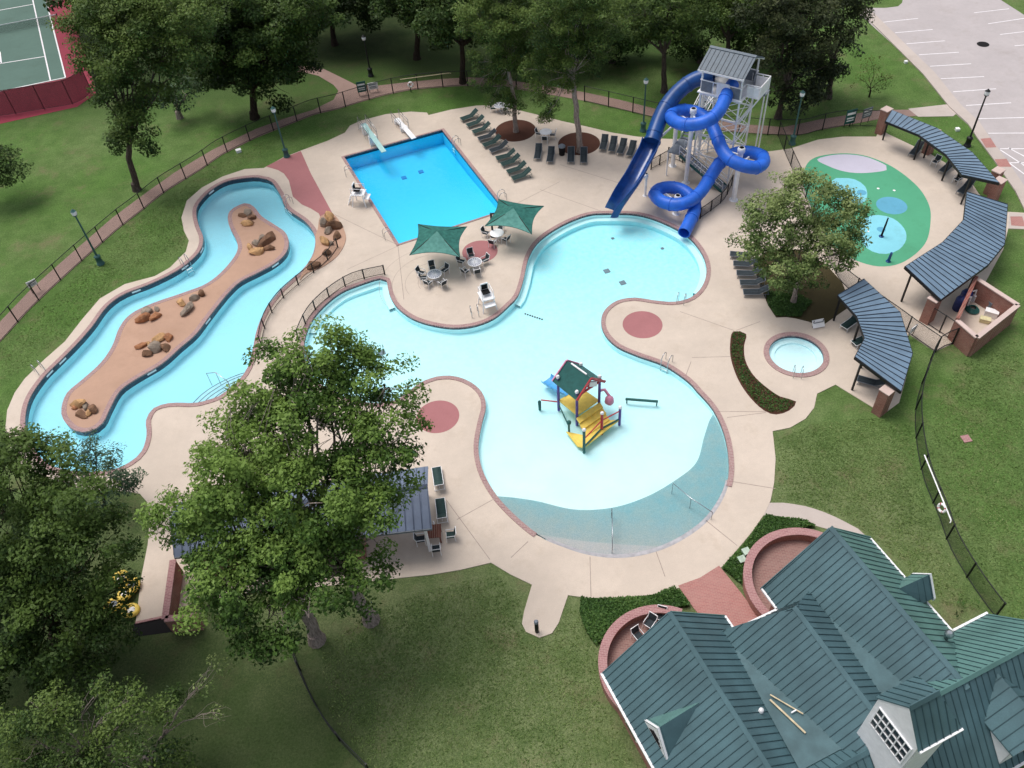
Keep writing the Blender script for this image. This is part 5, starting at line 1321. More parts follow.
for i, (a, b) in enumerate(zip(ft, hd)):
    q = lambda p: (330 + p[0]/4.452, 90 + p[1]/4.452)
    lounger(q(a), q(b), '%s green lounger, counting from the far end of the long row beside the diving pool' % ORD[i], 'loungers in a row along the diving pool', 0 if i not in (3, 5) else 1)
for (a, b, lab) in (((537,163),(539.5,150),'leftmost of the two grey loungers in front of the small white table'),((549.5,166),(552,153),'grey lounger just left of the black litter bin'),
                    ((570.7,166.5),(571.3,153),'left of the two loungers at the edge of the right mulch ring'),((583.5,167),(584,153.5),'right of the two loungers at the edge of the right mulch ring')):
    lounger(a, b, lab, 'loungers around the mulch rings', 1)
for i, (a, b) in enumerate((((602,153.5),(605.5,141)),((611,155),(614.5,143)),((619,157.5),(624.5,145)),((628.5,160),(634,147)))):
    lounger(a, b, '%s of four grey loungers lined up between the mulch ring and the dark blue chute' % ORD[i], 'loungers beside the chute slide', 1)
for i in range(5):
    lounger((729 + i*3.4, 257 + i*9.6), (754 + i*3.4, 259.5 + i*9.0), '%s of five dark loungers, from the far end, beside the bed of the round tree' % ORD[i], 'loungers beside the tree bed', 1)
for (a, b, lab, k) in (((911,158),(919,149),'grey lounger under the left end of the splash pad shelter',1),((941,175),(951,166.5),'grey lounger between two chairs under the splash pad shelter',1),((959,196),(969,187.5),'grey lounger at the right end under the splash pad shelter',1),
                       ((843,330.5),(858,320),'green lounger sticking out from the middle of the spa shelter',2),((857,345),(868,340),'green lounger mostly hidden under the spa shelter roof',2),((861,383),(880,388.5),'dark lounger at the near end of the spa shelter',1),
                       ((437.5,474),(440,490),'green lounger beside the top corner of the pump house roof',2),((441,506),(443,522),'green lounger beside the lower part of the pump house roof',2)):
    lounger(a, b, lab, 'loungers in the shade shelters' if a[0] > 500 else 'loungers beside the pump house', k)
# ------------------------------------------------------------------ chairs and tables
def make_chair(label, fabric, frame, name='patio_chair'):
    t = thing(name, label, 'chair')
    m = MB(); m.add([(-.24,-.24,.42),(.24,-.24,.44),(.24,.24,.44),(-.24,.24,.42),(-.24,-.24,.40),(.24,-.24,.42),(.24,.24,.42),(-.24,.24,.40)], [(0,1,2,3),(7,6,5,4),(0,4,5,1),(1,5,6,2),(2,6,7,3),(3,7,4,0)], fabric); m.build('seat', t, local=True)
    m = MB(); m.add([(-.24,-.24,.44),(-.24,.24,.44),(-.38,.24,.92),(-.38,-.24,.92),(-.26,-.24,.44),(-.26,.24,.44),(-.40,.24,.92),(-.40,-.24,.92)], [(0,1,2,3),(7,6,5,4),(0,3,7,4),(1,5,6,2),(2,6,7,3)], fabric); m.build('backrest', t, local=True)
    m = MB()
    for sy in (-.27, .27): m.tube([(.26, sy, .64), (-.3, sy, .64), (-.40, sy, .93)], .025, frame, 6)
    m.tube([(-.40,-.27,.93), (-.40,.27,.93)], .025, frame, 6); m.tube([(.25,-.27,.43), (.25,.27,.43)], .02, frame, 6); m.build('arm_frame', t, local=True)
    for x, sy in ((.25,-.27),(.25,.27),(-.28,-.27),(-.28,.27)):
        m = MB(); m.tube([(x, sy, .64), (x*1.1, sy, 0)], .022, frame, 6); m.build('leg', t, local=True)
    return t
CH = {}
def chair(px, py, facing, label, group, kind=0, z=ZD):
    p = U(px, py)
    f = U(*facing); d = f - p; rz = math.atan2(d.y, d.x)
    fab, fr = ((DNAVY, WHITE), (DGREEN, WHITE))[kind]
    if kind not in CH:
        CH[kind] = make_chair(label, fab, fr); o = CH[kind]; o.location = (p.x, p.y, z); o.rotation_euler = (0, 0, rz); o['group'] = group
    else: o = dup(CH[kind], (p.x, p.y, z), rz, label, group)
def table(px, py, label, r=.62, top=WHITE, see=False, z=ZD):
    p = U(px, py); t = thing('round_table', label, 'table', (p.x, p.y, z), 0, 'round white tables')
    m = MB()
    if see:
        m.lathe([(r-.07,.69),(r,.69),(r,.74),(r-.07,.74),(r-.07,.69)], top, n=28, cap=False)
        for k in range(8): a = k*PI/8; m.bar((r*math.cos(a)*.95, r*math.sin(a)*.95, .72), (-r*math.cos(a)*.95, -r*math.sin(a)*.95, .72), .03, .02, top)
        m.lathe([(.02,.71),(r-.05,.71),(r-.05,.715),(.02,.715)], mesh_grey, n=28)
    else: m.lathe([(.03,.69),(r-.03,.69),(r,.71),(r,.73),(r-.03,.75),(.03,.75)], top, n=28)
    m.build('tabletop', t, local=True)
    m = MB(); m.tube([(0,0,.05),(0,0,.7)], .05, top, 8)
    m.build('pedestal', t, local=True)
    for k in range(4): a = k*PI/2 + .4; m = MB(); m.tube([(0,0,.08),(.42*math.cos(a),.42*math.sin(a),.02)], .03, top, 6); m.build('foot', t, local=True)
mesh_grey = simple('table_mesh_grey', (168, 172, 186), rough=.5, var=.15)
def tset(px, py, chairs, lab, glab, see=False, kind=0):
    table(px, py, lab, see=see)
    for (cx, cy, w) in chairs: chair(cx, cy, (px, py), 'dark chair %s %s' % (w, glab), 'chairs around the round tables', kind)
tset(435.5, 281, [(422,277,'at the left of'),(433,272,'beyond'),(445,274.5,'at the far right of'),(429,287,'at the near left of'),(443,287.5,'at the near right of'),(424.5,282,'at the lower left of')], 'grey-topped round table with six chairs in front of the left green canopy', 'the table before the left green canopy', True)
tset(475.5, 269, [(462,265.5,'at the left of'),(471.5,259.5,'on the red circle beyond'),(485,264.5,'at the right of'),(466,275.5,'at the near left of'),(477.5,275.5,'in front of')], 'grey-topped round table with five chairs beside the small red circle', 'the table beside the small red circle', True)
tset(497.5, 240, [(486.5,237,'at the left of'),(501,232,'beyond'),(506,243.5,'at the right of'),(493,246.5,'in front of')], 'solid white round table under the right green canopy', 'the white table under the right green canopy')
tset(546, 138.5, [(539.5,137.5,'at the left of'),(552.5,138.5,'at the right of'),(545,143,'in front of')], 'small solid white round table between the two mulch rings', 'the white table between the mulch rings')
tset(500, 112, [(494,112,'at the left of'),(506,112.5,'at the right of')], 'round table half hidden under the foliage of the left mulch-ring tree', 'the half hidden table behind the left tree', True, 1)
for (px, py, f, lab) in ((934,166,(925,172),'white framed chair beside the middle brick pier of the splash pad shelter'),(956,183.5,(946,189),'white framed chair between two loungers under the splash pad shelter'),
                         (649,627,(640,640),'white framed chair nearest the curved wall on the left round terrace'),(638,640,(650,655),'white framed chair at the left of the round terrace beside the roof edge'),(660,620,(655,640),'white framed chair just visible above the clubhouse roof edge')):
    chair(px, py, f, lab, 'single chairs')
wt = thing('wooden_table', 'square brown wooden table with three chairs beside the pump house', 'table', (*U2(435, 538), ZD))
m = MB()
for k in range(7): m.box((-.42 + k*.14, 0, .74), (.12, 1.0, .04), WOOD)
m.build('tabletop', wt, local=True)
for x in (-.4, .4):
    for y in (-.42, .42): m = MB(); m.box((x, y, .36), (.08, .08, .72), WOOD); m.build('leg', wt, local=True)
m = MB(); m.lathe([(.05,.76),(.06,.95),(.03,1.02),(.03,1.08)], WHITE, n=10); b_ = m.build('bottle', None, loc=(*U2(435.5, 531), ZD), local=True); tag(b_, 'white bottle standing on the brown wooden table', 'bottle')
for (px, py, k, w) in ((422,543,0,'at the left of'),(437,552.5,0,'in front of'),(451,539,1,'at the right of')):
    chair(px, py, (436,541), ('dark' if k == 0 else 'pale green') + ' chair with white frame %s the brown wooden table' % w, 'chairs at the wooden table', k)
# ------------------------------------------------------------------ square tension canopies on a side post
def canopy(corners, apex, postfoot, lab):
    z = 2.75; Cn = [U(*p, z) for p in corners]; ap = U(*apex, 3.55); c = sum(Cn, Vector()) / 4; pf = U(*postfoot)
    t = thing('shade_canopy', lab, 'canopy', (pf.x, pf.y, ZD), 0, 'square green canopies')
    N = 14; m = MB()
    for k in range(4):
        FB = SAILF if k == 2 else SAIL
        a, b = Cn[k], Cn[(k+1) % 4]; mid = (a+b)/2; inn = (Vector((c.x, c.y, mid.z)) - mid).normalized()
        vs = []; fs = []
        for i in range(N+1):
            s_ = i/N; e = a.lerp(b, s_) + inn * (math.sin(PI*s_) * .34) + Vector((0,0,.12*math.sin(PI*s_)))
            for j in range(N+1):
                tt = j/N; p = e.lerp(ap, tt); p.z = e.z + (ap.z - e.z) * (tt ** 1.25); vs.append(p)
        for i in range(N):
            for j in range(N): fs.append((i*(N+1)+j, (i+1)*(N+1)+j, (i+1)*(N+1)+j+1, i*(N+1)+j+1))
        m.add(vs, fs, FB, True)
    m.build('fabric', t)
    m = MB(); m.tube([pf, pf + Vector((0,0,2.55))], .09, BLACKM, 10); m.lathe([(.22,0),(.22,.04),(.1,.06)], BLACKM, (pf.x,pf.y,ZD), 10); m.build('post', t)
    m = MB(); m.tube([pf + Vector((0,0,2.5)), ap - Vector((0,0,.35))], .07, BLACKM, 8)
    m.build('arm', t)
    for k in range(4): m = MB(); m.tube([ap - Vector((0,0,.1)), Cn[k] + Vector((0,0,-.03))], .035, BLACKM, 6); m.build('rafter', t)
    m = MB()
    for k in range(4):
        a, b = Cn[k], Cn[(k+1) % 4]; mid = (a+b)/2; inn = (Vector((c.x, c.y, mid.z)) - mid).normalized()
        m.tube([a.lerp(b, i/12) + inn*(math.sin(PI*i/12)*.34) + Vector((0,0,.12*math.sin(PI*i/12) - .01)) for i in range(13)], .025, GREENP, 5)
    m.build('hem', t)
canopy([(418,224),(467,226.5),(460,257),(409.5,255)], (437,231), (449.5,253), 'left green square canopy by the near corner of the diving pool')
canopy([(498.4,199),(543.8,206),(531.8,234),(484.8,226)], (513.5,208), (493,237), 'right green square canopy beside the wide round pool')
# ------------------------------------------------------------------ lifeguard chairs, boards, ladders
def guard(px, py, face, lab):
    p = U(px, py); f = U(*face); d = f - p; rz = math.atan2(d.y, d.x)
    t = thing('lifeguard_chair', lab, 'lifeguard chair', (p.x, p.y, ZD), rz, 'white lifeguard chairs')
    for x, y in ((-.5,-.5),(-.5,.5),(.55,-.5),(.55,.5)):
        m = MB(); m.tube([(x*1.25, y*1.2, 0), (x*.8, y*.8, 1.25)], .05, WHITE, 8); m.build('leg', t, local=True)
    m = MB(); m.box((0,0,1.22), (1.25,1.1,.07), WHITE); m.box((.75,0,.8), (.5,.9,.06), WHITE); m.build('platform', t, local=True)
    m = MB(); m.box((-.05,0,1.55), (.55,.62,.07), DARK); m.build('seat', t, local=True)
    m = MB(); m.box((-.36,0,1.85), (.08,.62,.7), WHITE); m.box((-.31,0,1.87), (.03,.5,.45), DARK); m.build('backrest', t, local=True)
    for s_ in (-1, 1):
        m = MB(); m.tube([(.5,.46*s_,1.25),(.5,.46*s_,1.9),(-.5,.46*s_,1.9),(-.5,.46*s_,1.25)], .03, WHITE, 6); m.build('armrest', t, local=True)
    m = MB()
    for s_ in (-.3, .3): m.tube([(-.62, s_, 1.8), (-.62, s_, 1.22), (-1.15, s_, 0)], .035, WHITE, 6)
    for k in range(6): m.bar((-1.1 + k*.075, -.3, .15 + k*.18), (-1.1 + k*.075, .3, .15 + k*.18), .09, .04, WHITE)
    m.build('ladder', t, local=True)
    return t
guard(361, 204, (385, 205), 'white lifeguard chair on the left side of the diving pool')
guard(487.5, 307, (500, 330), 'white lifeguard chair at the rim of the large pool below the tables')
def board(base, tip, zb, lab, top, high):
    a, b = U(*base, zb), U(*tip, zb); d = (b - a); L = d.length; d.normalize(); n = Vector((-d.y, d.x, 0))
    t = thing('diving_board', lab, 'diving board', (a.x, a.y, ZD), 0, 'diving boards')
    m = MB(); m.bar(a, b, .52, .07, top); m.build('board', t)
    m = MB(); f = a.lerp(b, .42)
    m.box((f.x, f.y, (zb-.05+ZD)/2 + .02), (.5,.75,zb-.1), WHITE, rz=math.atan2(d.y, d.x)); m.build('stand', t); m = MB(); m.box((a.x + d.x*.3, a.y + d.y*.3, (zb-.05+ZD)/2 + .02), (.4,.7,zb-.1), WHITE, rz=math.atan2(d.y, d.x)); m.build('stand', t)
    for s_ in (-1, 1):
        m = MB(); e = n * (.42*s_)
        P = [a - d*(.9 if high else .2) + e + Vector((0,0,ZD-zb)), a - d*.25 + e + Vector((0,0,.85)), a.lerp(b,.5) + e + Vector((0,0,.85)), a.lerp(b,.5) + e + Vector((0,0,-zb+ZD))]
        m.tube(P, .028, STEEL, 6); q = a.lerp(b,.2) + e; m.tube([q + Vector((0,0,.85)), q + Vector((0,0,ZD-zb))], .022, STEEL, 6); m.tube([P[1] - Vector((0,0,.4)), P[2] - Vector((0,0,.4))], .02, STEEL, 6); m.build('handrail', t)
    if high:
        m = MB()
        for k in range(4): p = a - d*(.85 - k*.2); m.bar(Vector((p.x,p.y,.2+k*zb/4)) - n*.35, Vector((p.x,p.y,.2+k*zb/4)) + n*.35, .12, .04, STEEL)
        m.build('ladder', t)
board((363.5,124), (384,152), 1.05, 'raised pale teal diving board with rails and ladder', TEAL, True)
board((396.5,118.5), (414,138.5), .5, 'low white diving board with rails', WHITE, False)
def ladder(px, py, to, lab):
    p, q = U(px, py), U(*to); d = (q - p); d.z = 0; d.normalize(); n = Vector((-d.y, d.x, 0))
    t = thing('pool_ladder', lab, 'pool ladder', (p.x, p.y, ZD), 0, 'steel pool ladders')
    for s_ in (-.28, .28):
        m = MB(); o = p + n*s_; pts = [o + Vector((0,0,ZD)), o + Vector((0,0,.75)), o + d*.22 + Vector((0,0,.95)), o + d*.5 + Vector((0,0,.9)), o + d*.72 + Vector((0,0,.6)), o + d*.74 + Vector((0,0,-.9))]
        m.tube(pts, .03, STEEL, 7); m.build('rail', t)
    m = MB()
    for z in (-.3, -.6): m.bar(p + d*.73 - n*.28 + Vector((0,0,z)), p + d*.73 + n*.28 + Vector((0,0,z)), .1, .03, WHITE)
    m.build('step', t)
for px, py, to, lab in ((346,176,(356,174),'steel ladder near the upper left corner of the diving pool'),(384.5,239,(394,236),'steel ladder near the lower left corner of the diving pool'),(460,144.5,(452,147),'steel ladder on the far right side of the diving pool'),(506,199,(497,201),'steel ladder behind the right green canopy'),
                        (38,369.5,(46,376),'steel ladder on the outer bank of the lazy river'),(184,263,(189,267),'steel ladder on the upper bank of the lazy river'),(292,203,(284,207),'steel ladder beside the red terrace'),
                        (669,361,(664,367),'steel ladder below the red circle on the pool peninsula'),(474,312,(478,326),'steel ladder beside the lifeguard chair on the round pool'),(797,379,(797,371),'steel ladder at the near side of the spa'),(680,305,(683,297),'steel ladder at the inner bend of the large pool')):
    ladder(px, py, to, lab)
def rail_in(pts, lab, z=ZD, mat=STEEL, r=.03):
    t = thing('step_handrail', lab, 'handrail', U(*pts[0])); P = [U(*p) for p in pts]
    m = MB(); m.tube([P[0] + Vector((0,0,-.5))] + [p + Vector((0,0,.85)) for p in P] + [P[-1] + Vector((0,0,-.5))], r, mat, 7); m.build('rail', t)
    for p in P[1:-1]: m = MB(); m.tube([p + Vector((0,0,.85)), p + Vector((0,0,-.6))], r, mat, 7); m.build('post', t)
rail_in([(612,553),(612,535),(611.5,516)], 'long pale handrail running straight down the middle of the beach entry')
rail_in([(711,520),(690,506),(672,491)], 'long pale handrail at the right end of the beach entry')
rail_in([(231,389),(219,380),(210,381)], 'bent steel handrail at the lazy river steps')
rail_in([(388,402),(380,396)], 'short steel handrail at the steps beside the oak')
# ------------------------------------------------------------------ lamps, bollard
def lamp(base, h, lab, dark=False):
    p = U(*base); t = thing('lamp_post', lab, 'lamp post', p, 0, 'green lamp posts'); c = BLACKM if dark else LAMPGREEN
    m = MB(); m.lathe([(.34,0),(.34,.12),(.27,.16),(.24,.75),(.3,.8),(.28,.9),(.12,1.0)], c, p, 14); m.build('base', t)
    m = MB(); m.tube([p + Vector((0,0,.95)), p + Vector((0,0,h-.45))], [.095,.065], c, 10); m.build('pole', t)
    m = MB(); m.lathe([(.1,h-.5),(.2,h-.42),(.22,h-.36)], c, p, 14); m.build('collar', t)
    m = MB(); m.lathe([(.19,h-.36),(.24,h-.15),(.2,h),(.12,h+.08)], WHITE, p, 14); m.build('globe', t)
    m = MB(); m.lathe([(.24,h+.0),(.13,h+.1),(.04,h+.2)], c, p, 14); m.build('cap', t)
for b, h, l, d in (((101,264),5.7,'lamp post on the grass left of the lazy river, in front of the path fence',0),((287,157),5.4,'lamp post on the corner of the red terrace',0),((371,76),4.6,'dark lamp post at the fork of the back path',1),
                   ((643,131),5.5,'lamp post behind the dark blue chute',0),((792,144),5.4,'lamp post right of the slide tower, by the side fence',0),((967,146),5.6,'lamp post on the verge of the car park',1)):
    lamp(b, h, l, d)
p = U(537, 632); t = thing('bollard', 'short dark bollard on the rounded end of the walkway stub', 'bollard', (p.x, p.y, ZD))
m = MB(); m.lathe([(.12,0),(.12,1.05),(.1,1.08)], BLACKM, n=14); m.build('post', t, local=True)
m = MB(); m.lathe([(.13,1.08),(.13,1.25),(.09,1.3)], GREY, n=14); m.build('cap', t, local=True)
# ------------------------------------------------------------------ fences
def fence(name, lab, pts, h, gap, mat, cat='fence', group=None, closed=False, rail_r=.035, post_r=.06, mid=False, color=None, z0=0.0):
    color = color or BLACKM
    P = spline([Vector((*U2(*p), z0)) for p in pts], closed, .6) if len(pts) > 2 else [Vector((*U2(*p), z0)) for p in pts]
    t = thing(name, lab, cat, P[0], 0, group)
    L = [0]
    for a, b in zip(P, P[1:]): L.append(L[-1] + (b-a).length)
    n = max(1, round(L[-1] / gap))
    Q = resample3(P, n + 1)
    for q in Q[:100]: m = MB(); m.tube([q, q + Vector((0,0,h+.04))], post_r, color, 6); m.build('post', t)
    m = MB(); m.tube([p + Vector((0,0,h)) for p in P], rail_r, color, 6); m.build('top_rail', t)
    m = MB(); m.tube([p + Vector((0,0,.1)) for p in P], rail_r*.8, color, 6); m.build('bottom_rail', t)
    if mat:
        m = MB(); N = len(P); m.add([p + Vector((0,0,.1)) for p in P] + [p + Vector((0,0,h)) for p in P], [(i, i+1, N+i+1, N+i) for i in range(N-1)], mat); m.build('mesh_panel', t)
    return t
def resample3(pl, n):
    L = [0]
    for a, b in zip(pl, pl[1:]): L.append(L[-1] + (b-a).length)
    out = []; k = 0
    for i in range(n):
        s_ = L[-1]*i/(n-1)
        while k < len(L)-2 and L[k+1] < s_: k += 1
        out.append(pl[k].lerp(pl[k+1], (s_-L[k]) / max(1e-9, L[k+1]-L[k])))
    return out
fence('perimeter_fence', 'long black chain-link fence along the pool side of the curving path', path_in[:20], 1.75, 2.75, LINK)
fence('perimeter_fence', 'black chain-link fence from the tower along the path to the car park shelter', [(584.5,101.5),(619.5,109.5),(654.5,118),(690,125.5),(712,129.5),(737,133),(768,135),(800,135.5),(818,131),(843,126.5),(879,127)], 1.75, 2.75, LINK)
fence('side_fence', 'black mesh fence from the path down past the round tree to the equipment yard', [(778,136),(787,158),(797,180),(808,205),(818,235),(830,263),(842,283),(858,296),(876,310),(893,322),(909,334),(922,343),(935,352)], 1.55, 2.6, LINKD)
fence('lawn_fence', 'long black picket-mesh fence curving down the right lawn to the clubhouse', [(952,344),(935,352),(925,375),(917,400),(915,423),(917.5,451),(924.5,482),(938,515),(951,550),(975,590),(995,617)], 1.6, 2.6, LINKD)
fence('lawn_fence', 'thin dark fence sloping down the lower left lawn', [(286,636),(293.5,652),(301,672),(310,693),(322,716),(336,736),(350,752),(370,772)], 1.2, 2.4, LINKD)
fence('pool_railing', 'black railing along the lazy river bank of the walkway', [(338,248),(331,258),(323,266),(301,283.5),(280.6,302),(267,323),(261.5,345)], 1.0, 1.8, LINKD, 'railing', 'walkway railings', rail_r=.035, z0=ZD)
fence('pool_railing', 'black railing along the large pool side of the walkway', [(385,275),(354,282.5),(328.5,298.5),(310,317.5),(299,340)], 1.0, 1.9, LINKD, 'railing', 'walkway railings', rail_r=.035, z0=ZD)
fence('slide_railing', 'black railing at the right foot of the tube slide', [(700,219),(714,209),(724,200),(731.5,186)], 1.1, 1.5, LINKD, 'railing', 'slide foot railings', rail_r=.035, z0=ZD)
fence('slide_railing', 'black railing between the chute and the tower columns', [(651,170),(668,160.5)], 1.1, 1.3, LINKD, 'railing', 'slide foot railings', rail_r=.035, z0=ZD)
fence('slide_railing', 'black railing behind the tower columns', [(668,158),(697,168)], 1.1, 1.3, LINKD, 'railing', 'slide foot railings', rail_r=.035, z0=ZD)
fence('yard_gate', 'black gate between the equipment yard and the shelter pier', [(927,325),(941,334),(951,341)], 1.7, 1.2, None, 'gate', z0=ZD)
fence('tennis_fence', 'tall fence with a dark maroon windscreen around the tennis court', [(-40,121),(0,116.5),(38,110.5),(76,103.5),(92,92)], 2.9, 3.0, MAROON, color=simple('maroon_post', (70, 30, 42)), rail_r=.04, post_r=.05)
# tennis net
a, b = U(-25, 38.5), U(60, 22); t = thing('tennis_net', 'tennis net with a white tape across the green court', 'net', a)
m = MB(); m.add([a + Vector((0,0,.05)), b + Vector((0,0,.05)), b + Vector((0,0,1.0)), a + Vector((0,0,1.0))], [(0,1,2,3)], NETM); m.build('netting', t)
m = MB(); m.bar(a + Vector((0,0,1.02)), b + Vector((0,0,1.02)), .03, .1, WHITE); m.build('tape', t)
for q in (a, b): m = MB(); m.tube([q, q + Vector((0,0,1.15))], .07, BLACKM, 8); m.build('post', t)
# ------------------------------------------------------------------ rescue gear, signs, small things
def lifering(px, py, z, axis, lab, r=.25):
    p = U(px, py, z); t = thing('life_ring', lab, 'life ring', p, 0, 'white life rings'); d = Vector(axis).normalized(); x = d.cross(Vector((0,0,1))).normalized(); y = x.cross(d)
    m = MB(); m.tube([p + (x*math.cos(k*PI/12) + y*math.sin(k*PI/12)) * r for k in range(24)], .085, WHITE, 8, closed=True); m.build('ring', t)
    m = MB()
    for q in range(4):
        aa = q*PI/2 + .78; m.tube([p + (x*math.cos(aa+k) + y*math.sin(aa+k)) * r for k in (-.12, 0, .12)], .09, REDP, 8)
    m.build('rope_bands', t)
lifering(410.5, 84.5, 1.35, (.25,-1,.1), 'white life ring on the back path fence behind the diving boards')
m = MB(); q = U(411, 92); m.tube([q, q + Vector((0,0,1.3))], .05, BLACKM, 8); o = m.build('ring_post', None, loc=q, local=False); tag(o, 'thin dark post under the life ring behind the diving boards', 'post')
lifering(942, 508, 1.25, (-.9,-.3,.25), 'white life ring on the fence of the right lawn')
def pole_(a, b, za, zb, lab, mat):
    A, B = U(*a, za), U(*b, zb); m = MB(); m.tube([A, B], .045, mat, 7); d = (B-A).normalized(); n = d.cross(Vector((0,0,1))).normalized()
    m.tube([B, B + d*.12 + n*.05, B + d*.2 + n*.14], .03, mat, 6)
    o = m.build('rescue_pole', None, loc=A); tag(o, lab, 'rescue pole', 'rescue poles hung on the fences')
pole_((924.5,455), (951,520), 1.5, 1.45, 'long white rescue pole hung on the right lawn fence', WHITE)
pole_((400,79.5), (449,73), 1.7, 1.7, 'long pale yellow rescue pole hung on the back path fence', PALEWOOD)
def sign(foot, w, h, z, rz, mat, lab, edge=None, name='sign_board', post=True, tilt=0, cat='sign', group='small signs on the fences'):
    p = U(*foot); t = thing(name, lab, cat, p, rz, group)
    m = MB(); m.box((0, -.05, z), (w, .04, h), mat, M=Matrix.Rotation(tilt, 3, 'X')); 
    m.build('panel', t, local=True)
    if edge: m = MB(); m.box((0, -.075, z + h*.22), (w*.8, .012, h*.16), edge); m.box((0, -.075, z - h*.1), (w*.7, .012, h*.1), edge); m.box((0, -.075, z - h*.28), (w*.7, .012, h*.08), edge); m.build('lettering', t, local=True)
    if post:
        for x in (-w*.4, w*.4): m = MB(); m.tube([(x, 0, 0), (x, 0, z + h/2)], .03, BLACKM, 6); m.build('post', t, local=True)
sign((363,95), 1.0, 1.2, 1.0, .2, GREENP, 'green notice board on the back path fence at the fork', WHITE)
sign((374,92), 1.1, .8, .75, .2, WHITE, 'white notice board beside the green one on the back path fence', GREY)
sign((848,126.5), 1.15, 1.5, 1.1, .25, GREENP, 'green sign board on the fence left of the car park shelter', WHITE)
sign((864,124), 1.1, 1.0, 1.25, .35, GREY, 'grey sign board on the fence next to the car park shelter', WHITE)
sign((37,292), .8, .6, 1.0, .7, WHITE, 'small white sign on the path fence left of the lazy river', GREY)
sign((817,327), .95, .62, .42, .15, WHITE, 'low white placard at the tip of the tree bed', GREY, tilt=-.7)
sign((910,337), .8, .5, .9, .6, WHITE, 'small white sign on the fence behind the spa shelter', GREY)
sign((966,354), .5, .5, .9, .6, WHITE, 'small pale plate low on the brick equipment yard wall', None) if False else None
def boxy(px, py, sz, rz, mat, lab, cat='utility box', name='utility_box', z=0.0, group=None, lid=None):
    p = U(px, py); t = thing(name, lab, cat, (p.x, p.y, z), rz, group)
    m = MB(); m.box((0,0,sz[2]*.45), (sz[0],sz[1],sz[2]*.9), mat); m.build('body', t, local=True)
    m = MB(); m.box((0,0,sz[2]*.95), (sz[0]*1.06,sz[1]*1.06,sz[2]*.1), lid or mat); m.build('lid', t, local=True)
PG = simple('pale_green_plastic', (186, 204, 188), rough=.5)
boxy(745, 556, (.42,.42,.6), .3, PG, 'taller pale green utility box beside the right round terrace', group='pale green utility boxes')
boxy(741, 562.5, (.42,.42,.45), .3, PG, 'shorter pale green utility box beside the right round terrace', group='pale green utility boxes')
boxy(239, 152, (.5,.4,.3), .4, WHITE, 'small white box on the grass above the lazy river bend')
boxy(966, 439, (.55,.55,.06), .1, RED, 'square brick drain cover in the right lawn', 'drain cover', 'drain_cover', lid=BRICKTOP)
boxy(957, 130.5, (.35,.35,.25), 0, WHITE, 'small white box on the grass behind the car park shelter', 'ground light', 'ground_light')
boxy(905.5, 63, (.3,.3,.25), 0, WHITE, 'small white box on the mown slope near the car park', 'ground light', 'ground_light')
p = U(562, 155); t = thing('litter_bin', 'black litter bin beside the right mulch ring', 'bin', (p.x, p.y, ZD))
m = MB(); m.lathe([(.28,0),(.33,.85),(.33,.9)], DARK, n=18); m.build('body', t, local=True)
m = MB(); m.lathe([(.36,.88),(.36,.96),(.2,1.1),(.16,1.1)], GREY, n=18); m.build('lid', t, local=True)
boxy(897, 44, (.12,.12,.1), 0, WHITE, 'x') if False else None
g = MB(); g.sheet(circle(U2(983, 44.5), .65, 18), .031, DARK); struct('manhole', g)
# equipment in the brick yard
def free(name, lab, cat, build, px, py, z=.05, group=None, rz=0):
    p = U(px, py); t = thing(name, lab, cat, (p.x, p.y, z), rz, group); build(t); return t
def hose(t):
    m = MB(); m.tube([(.5*math.cos(k*.3)*(1-.004*k), .5*math.sin(k*.3)*(1-.004*k), .05 + .0022*k) for k in range(130)], .045, GREENP, 6); m.build('coil', t, local=True)
free('hose_coil', 'coiled green hose on the floor of the brick yard', 'hose', hose, 972, 311)
NAVY = simple('navy_plastic', (44, 58, 118), rough=.5)
def pump(t):
    m = MB(); m.lathe([(.05,.0),(.42,.02),(.42,1.0),(.3,1.2),(.05,1.25)], NAVY, n=18); m.build('tank', t, local=True)
    m = MB(); m.tube([(.3,0,1.1),(.7,.1,1.1),(.75,.1,.2)], .07, WHITE, 8); m.build('pipe', t, local=True)
free('filter_tank', 'navy blue filter tank with white pipe against the far wall of the brick yard', 'tank', pump, 963, 303, group='navy filter tanks')
free('filter_tank', 'navy blue filter tank nearer the shelter roof in the brick yard', 'tank', pump, 957.5, 309.5, group='navy filter tanks')
boxy(973, 299.5, (.7,.5,.6), .5, WHITE, 'white pump box beside the navy tanks in the brick yard', 'pump box', 'pump_box', .05)
boxy(990, 316, (.9,.5,.5), -.6, WHITE, 'white crate against the right wall of the brick yard', 'crate', 'crate', .05)
boxy(984, 322, (.7,.45,.35), -.5, simple('cream_plastic', (222, 214, 170)), 'cream crate in front of the white crate in the brick yard', 'crate', 'crate', .05)
boxy(989, 309, (.6,.5,.8), .3, GREY, 'grey machine in the corner of the brick yard', 'machine', 'machine', .05)
boxy(980, 303, (.9,.12,1.3), -.58, GREY, 'grey electrical cabinet on the far wall of the brick yard', 'cabinet', 'electrical_cabinet', .3)
